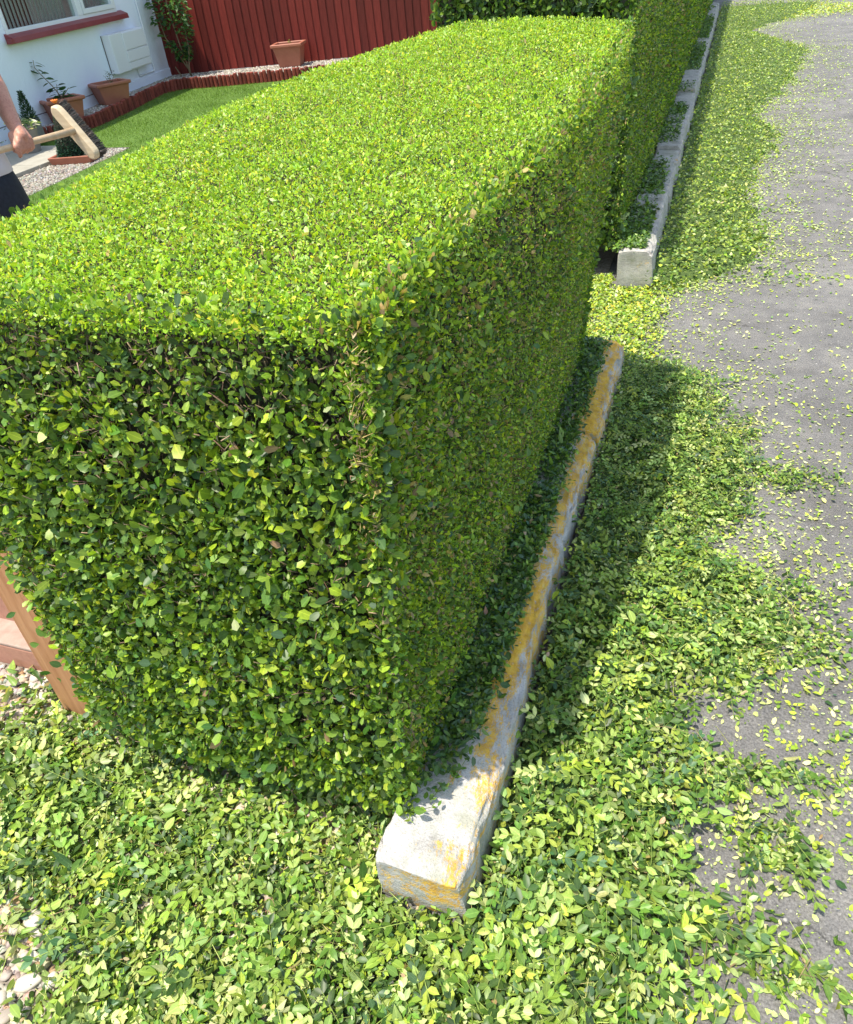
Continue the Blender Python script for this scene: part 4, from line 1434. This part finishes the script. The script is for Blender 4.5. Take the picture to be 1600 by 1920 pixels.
def sprigs(cx, cy, z0, n_pairs, L0, cols, probs, flat=.25):
    """cut shoots: a thin stem with opposite pairs of leaves"""
    n = len(cx)
    a = rng.uniform(0, 6.28, n)
    up = rng.normal(0, flat, n)
    D = unit(np.column_stack([np.cos(a), np.sin(a), up]))
    SL = L0 * rng.uniform(.7, 1.3, n) * np.interp(cy, [.3, .7, 1.3, 2.4], [1.12, 1.05, .85, .7])
    P0 = np.column_stack([cx, cy, z0])
    N0 = unit(np.array([0, 0, 1.0]) + rng.normal(0, .3, (n, 3)))
    base_c = palette(n, cols[:7], probs[:7])
    LIT_ST.append(sticks(P0, D, SL, np.full(n, .0010), np.tile([[.22, .30, .06]], (n, 1)) * rng.uniform(.7, 1.2, (n, 1))))
    for k in range(n_pairs):
        q = .15 + .85 * k / (n_pairs - 1)
        for sgn in (-1, 1):
            S_ = np.cross(D, N0) * sgn
            ang = .95 - .55 * q
            dd = unit(D * math.cos(ang) + S_ * math.sin(ang) + N0 * rng.normal(.05, .2, (n, 1)))
            L = SL * .30 * (1.05 - .35 * abs(q - .4)) * rng.uniform(.8, 1.15, n)
            LIT.append(leaves(P0 + D * (SL * q)[:, None], dd, N0 + rng.normal(0, .25, (n, 3)), L, L * .52, np.clip(base_c * (1 + .12 * rng.normal(0, 1, (n, 1))) * (1 + .35 * q), 0, .9), True, .2, .3))


LIT_ST = []
LC = [(.045, .095, .018), (.09, .18, .024), (0.165, .26, .036), (0.29, .38, .05), (0.35, .43, .14), BLUE, (0.20, .30, .065), TAN]
LP = [2.5, 3.2, 2.6, 1.6, 2.0, .8, 2.6, .12]
LPr = [2.5, 3.3, 2.7, 1.5, 1.3, .8, 2.0, .10]


def sample_region(n, x0, x1, y0, y1, dens):
    x = rng.uniform(x0, x1, n); y = rng.uniform(y0, y1, n)
    k = rng.random(n) < dens(x, y)
    return x[k], y[k]


# dark leaves heaped between the nearest stone and the hedge
x, y = sample_region(15000, -.50, -.335, .80, 1.95, lambda a, b: np.clip(1.15 * vnoise(a, b, 8) + .15, 0, 1) * np.clip((-.338 - .06 * np.clip(1.2 - b, 0, 1) - a) / .04 + .2, 0, 1) * np.clip((b - .80) / .2, 0, 1))
litter_leaves(x, y, .166, np.full(len(x), .03), .020, True, [DARK, MIDG, BLUE, BRI, TAN], [2, 3, 1.5, 1, .3], .55)
# road side drift beside the near stones
x, y = sample_region(54000, -.285, .62, -.10, 3.35, lambda a, b: pile(a, b) * np.where((b < .64) | (a > -.26), 1, .2))
szf = lambda b: np.interp(b, [.3, .7, 1.2, 2, 3], [.030, .027, .022, .018, .017])
k = y < 1.6
litter_leaves(x[k], y[k], .006, thick(x[k], y[k]), szf(y[k]), True, LC, LPr, .72, (.42, .62))
litter_leaves(x[~k], y[~k], .006, thick(x[~k], y[~k]), szf(y[~k]), False, LC, LPr, .55, (.42, .62))
# between the stones and the hedge, lying on the stone tops
x, y = sample_region(15000, -.50, -.325, .90, 3.1, lambda a, b: np.clip(.55 + 1.3 * (vnoise(a, b, 7) - .35), 0, 1) * np.clip((-.328 - a) / .05 + .15, 0, 1) * np.clip((b - .86) / .25, 0, 1))
litter_leaves(x, y, .158, np.full(len(x), .028), .019, True, [DARK, MIDG, BLUE, BRI], [2, 3, 1.5, 1], .5)
# front left drift over pebbles
def fl_d(a, b):
    c = 1.0 - .93 * np.exp(-(((a + 1.24) / .27) ** 2 + ((b - .22) / .20) ** 2) ** 2)
    c = c - .85 * np.exp(-(((a + 1.84) / .30) ** 2 + ((b - .84) / .20) ** 2) ** 2)
    c = c - .80 * np.exp(-(((a + .68) / .12) ** 2 + ((b - .755) / .03) ** 2))
    c = c - .45 * np.exp(-(((a + 1.10) / .20) ** 2 + ((b - .77) / .03) ** 2))
    return np.clip(c, 0, 1) * np.where((a > -.485) & (b > .64), 0, 1)


x, y = sample_region(30000, -2.2, -.27, -.15, .96, lambda a, b: fl_d(a, b) * np.where(a < -1.7, .6, 1))
litter_leaves(x, y, .014, .010 + .045 * fl_d(x, y) * vnoise(x, y, 6) * np.where((x > -.6) & (y > .5), .4, 1), .027, True, LC, LP, .75, (.42, .62))
# far drift
x, y = sample_region(125000, -.27, 1.7, 4.0, 18, lambda a, b: np.clip(pile(a, b) * (4.5 / b) ** .9, 0, 1) * np.where(a < -.24, .3, 1))
litter_leaves(x, y, .006, thick(x, y) * 1.3, .027, False, LC[1:5] + [LIME], [2.5, 3, 2.5, 1.5, 1], .6)
k = y > 8
LITF = LIT[-1]
x, y = sample_region(40000, -.44, -.30, 4.12, 16, lambda a, b: np.clip(.3 + 1.6 * (vnoise(a * .5, b, 1.6) - .4), 0, 1) * (4.5 / b) ** .8)
litter_leaves(x, y, .195, np.full(len(x), .03), .028, False, [DARK, MIDG, BRI], [2, 3, 1], .5)
x, y = sample_region(26000, -.80, -.12, 2.85, 4.25, lambda a, b: np.where(((b > 4.09) | (b < 3.13)) & (a > -.46) & (a < -.26), 0, .75) * np.clip(1.15 - 4.5 * np.clip(a + .34, 0, 1), 0, 1) * np.clip(.3 + 1.4 * vnoise(a, b, 6), 0, 1))
litter_leaves(x, y, .004, np.full(len(x), .02), .019, False, [BRI, LIME, PALE, YEL, MIDG], [2, 3, 2, .8, 1], .35)
# scattered leaves on the bare road
def sc_d(a, b):
    d = a - np.interp(b, EY, EX)
    return np.clip(np.exp(-np.maximum(d, 0) / .36) * (.10 + 1.2 * vnoise(a, b, 4) ** 2 + .9 * vnoise(a, b, 13) ** 3 + .5 * vnoise(a, b, 37) ** 3), 0.04, 1)


x, y = sample_region(50000, -.25, 1.6, -.1, 5.2, lambda a, b: .95 * sc_d(a, b))
litter_leaves(x, y, .003, np.full(len(x), .003), .0165, False, [PALE, LIME, BRI, (0.50, .55, .18), MIDG], [3, 2, 1.2, 3, .4], .16)
x, y = sample_region(80000, -.25, 1.8, -.1, 5.2, lambda a, b: .8 * sc_d(a, b))
litter_leaves(x, y, .003, np.full(len(x), .001), .0050, False, [PALE, LIME, (0.46, .52, .22), BRI], [3, 2, 2, 1], .16)
x, y = sample_region(140000, -.25, 2.8, 5.0, 17.5, lambda a, b: 1.0 * sc_d(a, b) * (5 / b) ** .5)
litter_leaves(x, y, .003, np.full(len(x), .004), .022, False, [PALE, LIME, BRI, (0.42, .52, .18)], [3, 2, 1.5, 2], .16)
# far yellow strip across the road end
x, y = sample_region(15000, -.3, 4.0, 15.4, 17.6, lambda a, b: np.exp(-((b - 16.5) / .7) ** 2) * .8)
litter_leaves(x, y, .004, np.full(len(x), .02), .04, False, [PALE, LIME, YEL, BRI], [3, 3, 1, 1], .3)
# torn fragments and crumbs mixed into the drifts
x, y = sample_region(9000, -.27, .5, -.1, 3.1, pile)
litter_leaves(x, y, thick(x, y) * .8 + .004, np.full(len(x), .012), .010, False, [LIME, PALE, BRI, TAN, DARK], [2, 3, 2, .8, 1], .8)
x, y = sample_region(7000, -1.8, -.3, -.1, .85, fl_d)
litter_leaves(x, y, .03, np.full(len(x), .025), .010, False, [LIME, PALE, BRI, TAN, DARK], [2, 3, 2, .8, 1], .8)
# cut shoots
x, y = sample_region(2300, -.24, .42, -.05, 3.1, lambda a, b: pile(a, b))
sprigs(x, y, thick(x, y) + .012, 4, .075, LC, LPr)
x, y = sample_region(1400, -1.75, -.3, -.1, .80, lambda a, b: fl_d(a, b))
sprigs(x, y, np.full(len(x), .045), 4, .072, LC, LP)
x, y = sample_region(900, -.1, .80, -.1, 3.2, lambda a, b: .6 * sc_d(a, b) * (vnoise(a, b, 6) > .52))
sprigs(x, y, np.full(len(x), .006), 4, .055, [LIME, BRI, MIDG], [1, 2, 1.5], .10)
x, y = sample_region(60, -.46, -.33, 1.0, 2.9, lambda a, b: np.ones_like(a))
sprigs(x, y, np.full(len(x), .165), 3, .05, [DARK, MIDG, BLUE], [1, 2, 1])
# a loose sprig lying on the bare stone top in front
sprigs(np.array([-.445, -.40, -.37, -.42]), np.array([.76, .80, .86, .745]), np.array([.172, .172, .172, .172]), 3, .045, [MIDG, BRI], [1, 1], .05)

v, f, tc = join(LIT)
lit = empty('leaf_litter', (0, 0, 0))
tag(lit, 'fresh green hedge cuttings strewn over the pebbles, kerb and road', 'hedge cuttings', kind='stuff')
o = np_mesh('cut_leaves', v, f, 'litter', lit, tc); o['kind'] = 'stuff'
v, f, tc = join(LIT_ST)
n = 5200
x, y = sample_region(n, -1.6, .4, -.05, 3.0, lambda a, b: np.where(a > -.27, pile(a, b), np.where(b < .75, fl_d(a, b), 0)))
n = len(x)
st = sticks(np.column_stack([x, y, .02 + .04 * rng.random(n)]), rng.normal(0, 1, (n, 3)) * np.array([1, 1, .25]), rng.uniform(.02, .07, n), np.full(n, .0010), palette(n, [(.30, .36, .08), (.22, .16, .08), (.4, .42, .14)], [2, .5, 1]))
v, f, tc = join([(v, f, tc), st])
o = np_mesh('cut_stems', v, f, 'twig', lit, tc); o['kind'] = 'stuff'
# mound under the drift
V1, F1 = mound('m', -.262, .56, -.12, 3.20, 60, 200, lambda a, b: thick(a, b) * .72 * np.clip(pile(a, b) * 3 - 2.2, -.4, 1) - .002)
V2, F2 = mound('m', -.24, 1.7, 4.15, 17.5, 60, 300, lambda a, b: thick(a, b) * .8 * np.clip(pile(a, b) * 2.2 - 1.3, -.4, 1) - .002)
o = np_mesh('crushed_cuttings', np.concatenate([V1, V2]), np.concatenate([F1, F2 + len(V1)]), 'mulch', lit, None)
o['kind'] = 'stuff'
# the largest single cut leaves in front
LM2 = []
for k, c in enumerate([BRI, LIME, PALE, (0.20, .34, .07), MIDG, (0.34, .46, .10), DARK, (0.26, .40, .06)]):
    v, f, tc = leaves(np.zeros((1, 3)), np.array([[0, 1.0, 0]]), np.array([[0, 0, 1.0]]), np.array([1.0]), np.array([.50 + .03 * (k % 3)]), np.array([c]), True, .16, .3)
    LM2.append(np_mesh('leaf', v, f, 'litter', False, tc).data)
k = 0
while k < 300:
    x, y = random.uniform(-1.5, .42), random.uniform(.05, 1.7)
    if x > -.27:
        if random.random() > float(pile(np.array([x]), np.array([y]))[0]): continue
        z = float(thick(np.array([x]), np.array([y]))[0]) + .012
    elif y < .72 and not (x > -.5 and y > .62):
        if random.random() > float(fl_d(np.array([x]), np.array([y]))[0]): continue
        z = .052
    else:
        continue
    nn = (random.gauss(0, .3), random.gauss(0, .3), random.choice((1, 1, -1)))
    place_leaf(lit, (x, y, z), (random.gauss(0, 1), random.gauss(0, 1), random.gauss(0, .2)), nn, random.uniform(.026, .042) * (1.3 if (x > -.1 and y < .95 and random.random() < .4) else 1), LM2)
    k += 1


# ------------------------------------------------------------------ person with the broom
def capsule_cloud(bm, p1, r1, p2, r2, n=12):
    p1, p2 = Vector(p1), Vector(p2)
    d = (p2 - p1)
    if d.length < 1e-5: d = Vector((0, 0, 1e-4))
    ax = d.normalized()
    pts_, rr = [], []
    for k in range(4):
        a = math.pi / 2 * (1 - k / 3.0)
        pts_.append(p1 - ax * r1 * math.sin(a)); rr.append(max(r1 * math.cos(a), r1 * .05))
    for k in range(4):
        a = math.pi / 2 * (k / 3.0)
        pts_.append(p2 + ax * r2 * math.sin(a)); rr.append(max(r2 * math.cos(a), r2 * .05))
    add_tube(bm, pts_, rr, n)


def remeshed(name, bones, mat, parent, voxel, smooth=6, ell=()):
    bm = bmesh.new()
    for p1, r1, p2, r2 in bones:
        capsule_cloud(bm, p1, r1, p2, r2)
    for c, rad in ell:
        q = bmesh.ops.create_uvsphere(bm, u_segments=20, v_segments=14, radius=1)
        bmesh.ops.transform(bm, matrix=Matrix.Translation(Vector(c)) @ Matrix.Diagonal((*rad, 1)), verts=q['verts'])
    o = finish(name, bm, mat, parent, smooth=True)
    m_ = o.modifiers.new('remesh', 'REMESH')
    m_.mode = 'VOXEL'; m_.voxel_size = voxel; m_.use_smooth_shade = True
    s_ = o.modifiers.new('smooth', 'SMOOTH')
    s_.factor = .5; s_.iterations = smooth
    return o


per = empty('person', (-3.02, 2.60, 0.0))
tag(per, 'person at the left edge in dark shorts and white top, bare forearm, gripping a broom', 'person')
O = Vector(per.location)
hand = Vector((-2.821, 2.739, 1.082))
wrist = Vector((-2.850, 2.772, 1.150))
elbow = Vector((-3.020, 2.900, 1.345))
headc = Vector((-2.790, 3.050, 1.072))
ax_p = (headc - hand).normalized()
tov = (Vector((0, 0, 1.65)) - hand).normalized()
tov = (tov - tov.dot(ax_p) * ax_p).normalized()
upv = ax_p.cross(tov)
if upv.z < 0: upv = -upv
fd = Vector((0.72, -0.69, 0))          # facing the camera side
rt = Vector((0.69, 0.72, 0))           # screen right
L_ = lambda v: Vector(v) - O
C0 = Vector((-3.04, 2.56, 0))
hip = C0 + Vector((0, 0, .95)); chest = C0 + Vector((0, 0, 1.30)); neck = C0 + Vector((0, 0, 1.47)); head = C0 + fd * .05 + Vector((0, 0, 1.64))
shR = C0 + rt * .17 + Vector((0, 0, 1.42)); shL = C0 - rt * .17 + Vector((0, 0, 1.42))
bones = []
def B_(a, ra, b, rb): bones.append((L_(a), ra, L_(b), rb))
B_(hip, .135, C0 + Vector((0, 0, 1.12)), .125)
B_(C0 + Vector((0, 0, 1.12)), .125, chest, .14)
B_(chest + rt * .07, .11, chest - rt * .07, .11)
B_(shR, .06, shL, .06)
B_(hip + rt * .08, .10, hip - rt * .08, .10)
B_(neck - Vector((0, 0, .04)), .06, head, .055)
for sgn in (1, -1):
    hj = hip + rt * .09 * sgn - Vector((0, 0, .03)); kn = C0 + rt * .11 * sgn + Vector((0, 0, .50)) + fd * .02; an = C0 + rt * .12 * sgn + Vector((0, 0, .09)) - fd * .02
    B_(hj, .088, kn, .058)
    B_(kn, .056, kn * .6 + an * .4 - fd * .02, .056)
    B_(kn * .6 + an * .4 - fd * .02, .056, an, .038)
    B_(an, .038, an + fd * .15 - Vector((0, 0, .055)), .028)
# right-hand screen arm with the broom
B_(shR, .056, elbow, .044)
mid = elbow.lerp(wrist, .35)
B_(elbow, .045, mid, .047)
B_(mid, .047, wrist, .031)
# other arm, hand low on the pole
stick0 = hand - ax_p * .62
shl2 = C0 - rt * .24 + Vector((0, 0, 1.20)) + fd * .05
h2p = hand - ax_p * .42
B_(shL, .055, shl2, .043)
B_(shl2, .042, h2p + Vector((0, 0, .05)), .028)


def grip(hc, wr, ax, tv, uv, side):
    """a fist closed round the pole: palm, four fingers with three bones, thumb"""
    B_(wr, .028, hc + tv * .026 + uv * .030, .026)
    for i, (ln, rr) in enumerate(((.92, .0092), (1.0, .0098), (.97, .0095), (.85, .0085))):
        a = ax * (.030 - i * .0205) * side
        kn = hc + a + tv * .033 + uv * .014 * ln
        B_(wr.lerp(hc, .25) + a * .55 + tv * .015, .016, kn, .0118)
        j1 = hc + a + tv * .030 - uv * .020 * ln
        j2 = hc + a + tv * .004 - uv * .030 * ln
        j3 = hc + a - tv * .018 - uv * .016
        B_(kn, .0112, j1, rr); B_(j1, rr, j2, rr * .95); B_(j2, rr * .95, j3, rr * .85)
    tb = wr.lerp(hc, .45) - ax * .030 * side + tv * .004
    t1 = hc - ax * .046 * side + tv * .022 - uv * .004
    t2 = hc - ax * .040 * side + tv * .020 - uv * .034
    B_(tb, .018, t1, .0135); B_(t1, .0125, t2, .0105); B_(t2, .0105, t2 - tv * .016 - uv * .006 + ax * .008 * side, .009)


grip(hand, wrist, ax_p, tov, upv, 1)
grip(h2p, h2p + Vector((0, 0, .07)) - rt * .02, ax_p, tov, upv, 1)
ell = [(L_(head), (.078, .078, .105)), (L_(head + fd * .03 - Vector((0, 0, .05))), (.052, .052, .06)), (L_(head + fd * .088 - Vector((0, 0, .012))), (.013, .013, .022)),
       (L_(head + rt * .080), (.012, .012, .028)), (L_(head - rt * .080), (.012, .012, .028))]
body = remeshed('body', bones, 'skin', per, .0046, 3, ell)
# hair, eyes, mouth
remeshed('hair', [(L_(head + Vector((0, 0, .045)) - fd * .02), .082, L_(head + Vector((0, 0, .02)) - fd * .035), .078)], 'hair', per, .012, 3)
for sgn in (1, -1):
    bm = bmesh.new()
    bmesh.ops.create_uvsphere(bm, u_segments=10, v_segments=8, radius=.011)
    bmesh.ops.translate(bm, vec=L_(head + fd * .070 + rt * .030 * sgn + Vector((0, 0, .012))), verts=bm.verts)
    finish('eye', bm, 'white', per, smooth=True)
bm = bmesh.new()
add_tube(bm, [L_(head + fd * .083 + rt * s_ * .02 - Vector((0, 0, .052 - .004 * abs(s_)))) for s_ in (-1, 0, 1)], [.003, .005, .003], 6)
finish('mouth', bm, 'sill', per, smooth=True)
# clothes: lofted rings that follow the body
def loft(name, rings, mat, n=28):
    bm = bmesh.new()
    rs_ = []
    for c, a, b in rings:
        rs_.append([bm.verts.new(L_(Vector(c) + rt * (a * math.cos(q * 2 * math.pi / n)) + fd * (b * math.sin(q * 2 * math.pi / n) + .004 * math.sin(q * 2.3 + c[2] * 30)))) for q in range(n)])
    for A, Bq in zip(rs_, rs_[1:]):
        for q in range(n):
            bm.faces.new((A[q], A[(q + 1) % n], Bq[(q + 1) % n], Bq[q]))
    o = finish(name, bm, mat, per, smooth=True)
    s_ = o.modifiers.new('solid', 'SOLIDIFY'); s_.thickness = .004
    return o


cz = lambda z, r_=0.0, f_=0.0: C0 + Vector((0, 0, z)) + rt * r_ + fd * f_
loft('shirt', [(cz(.99), .215, .160), (cz(1.08), .205, .155), (cz(1.16), .200, .152), (cz(1.26), .205, .155)], 'shirt')
loft('vest', [(cz(1.13), .212, .162), (cz(1.26), .214, .164), (cz(1.38), .205, .145), (cz(1.45), .15, .10), (cz(1.485), .08, .075)], 'vest')
loft('shorts', [(cz(1.015), .205, .155), (cz(.94), .222, .165), (cz(.84), .235, .172), (cz(.78), .235, .165)], 'shorts')
for sgn in (1, -1):
    loft('shorts_leg', [(cz(.80, .11 * sgn), .118, .135), (cz(.66, .115 * sgn, .01), .110, .118), (cz(.52, .118 * sgn, .015), .102, .105)], 'shorts')
    a = C0 + rt * .12 * sgn + fd * .04
    box('shoe', L_(a + Vector((0, 0, .035))), (.10, .27, .07), 'sole', per, bevel=.025, rot=Matrix.Rotation(math.atan2(fd.y, fd.x) - math.pi / 2, 3, 'Z'))
    s2 = shR if sgn > 0 else shL
    e2 = elbow if sgn > 0 else shl2
    bm = bmesh.new()
    add_tube(bm, [L_(s2 + rt * -.03 * sgn), L_(s2.lerp(e2, .3)), L_(s2.lerp(e2, .58))], [.078, .070, .064], 16, cap=False)
    o = finish('sleeve', bm, 'vest', per, smooth=True)
    q = o.modifiers.new('solid', 'SOLIDIFY'); q.thickness = .003

# broom
br = empty('broom', hand)
tag(br, 'wooden broom with pale block head and dark bristles held up by the person', 'broom')
lo = lambda v: Vector(v) - hand
tube('pole', [lo(hand - ax_p * .85), lo(hand - ax_p * .3), lo(hand), lo(headc - ax_p * .012)], [.0115, .0125, .0130, .0150], 'poleWood', br, 14)
hT, hB = Vector((-2.862, 3.050, 1.162)), Vector((-2.735, 3.060, .962))
ha = (hT - hB).normalized()
bd = (ax_p - ax_p.dot(ha) * ha).normalized()
hs = ha.cross(bd)
bm = bmesh.new()
HL, HW = (hT - hB).length + .03, .058
cmid = lo((hT + hB) / 2)
n_ = 40
r_top, r_bot, r_edge, r_edge2 = [], [], [], []
for k in range(n_):
    a = 2 * math.pi * k / n_
    ca, sa = math.cos(a), math.sin(a)
    ex = math.copysign(min(1, abs(ca) ** .30), ca) * HL / 2
    q = abs(ex) / (HL / 2)
    wy = HW / 2 * (math.sqrt(max(0, 1 - max(0, (q - .80) / .20) ** 2)) if q > .80 else 1) * math.copysign(min(1, abs(sa) ** .45), sa)
    for lst, kk, dz in ((r_top, .86, -.018), (r_edge, 1.0, -.010), (r_edge2, 1.0, .012), (r_bot, .96, .018)):
        lst.append(bm.verts.new(cmid + ha * ex * (kk if kk > .9 else .965) + hs * wy * kk + bd * dz))
for A, Bq in ((r_top, r_edge), (r_edge, r_edge2), (r_edge2, r_bot)):
    for k in range(n_):
        bm.faces.new((A[k], A[(k + 1) % n_], Bq[(k + 1) % n_], Bq[k]))
bm.faces.new(r_top[::-1]); bm.faces.new(r_bot)
bmesh.ops.remove_doubles(bm, verts=bm.verts, dist=.0004)
finish('head', bm, 'paleWood', br, smooth=False, bevel=.003)
nb = 3600
uu, vv = rng.uniform(-.5, .5, nb), rng.uniform(-.5, .5, nb)
A3 = lambda v: np.array(v)
Pb = A3(cmid) + np.outer(uu * HL * .93, A3(ha)) + np.outer(vv * HW * .86, A3(hs)) + A3(bd) * .016
Db = A3(bd) + np.outer(vv * .25, A3(hs)) + np.outer(uu * .22, A3(ha)) + rng.normal(0, .07, (nb, 3))
v, f, tc = sticks(Pb, Db, rng.uniform(.040, .050, nb), np.full(nb, .0011), palette(nb, [(.10, .085, .07), (.05, .042, .036), (.17, .14, .12)], [2, 2, 1]))
o = np_mesh('bristles', v, f, 'twig', br, tc); o['kind'] = 'stuff'
bm = bmesh.new()
bmesh.ops.create_uvsphere(bm, u_segments=8, v_segments=6, radius=.0045)
bmesh.ops.translate(bm, vec=cmid - bd * .018 + hs * .014 + ha * .01, verts=bm.verts)
finish('screw', bm, 'metal', br, smooth=True)
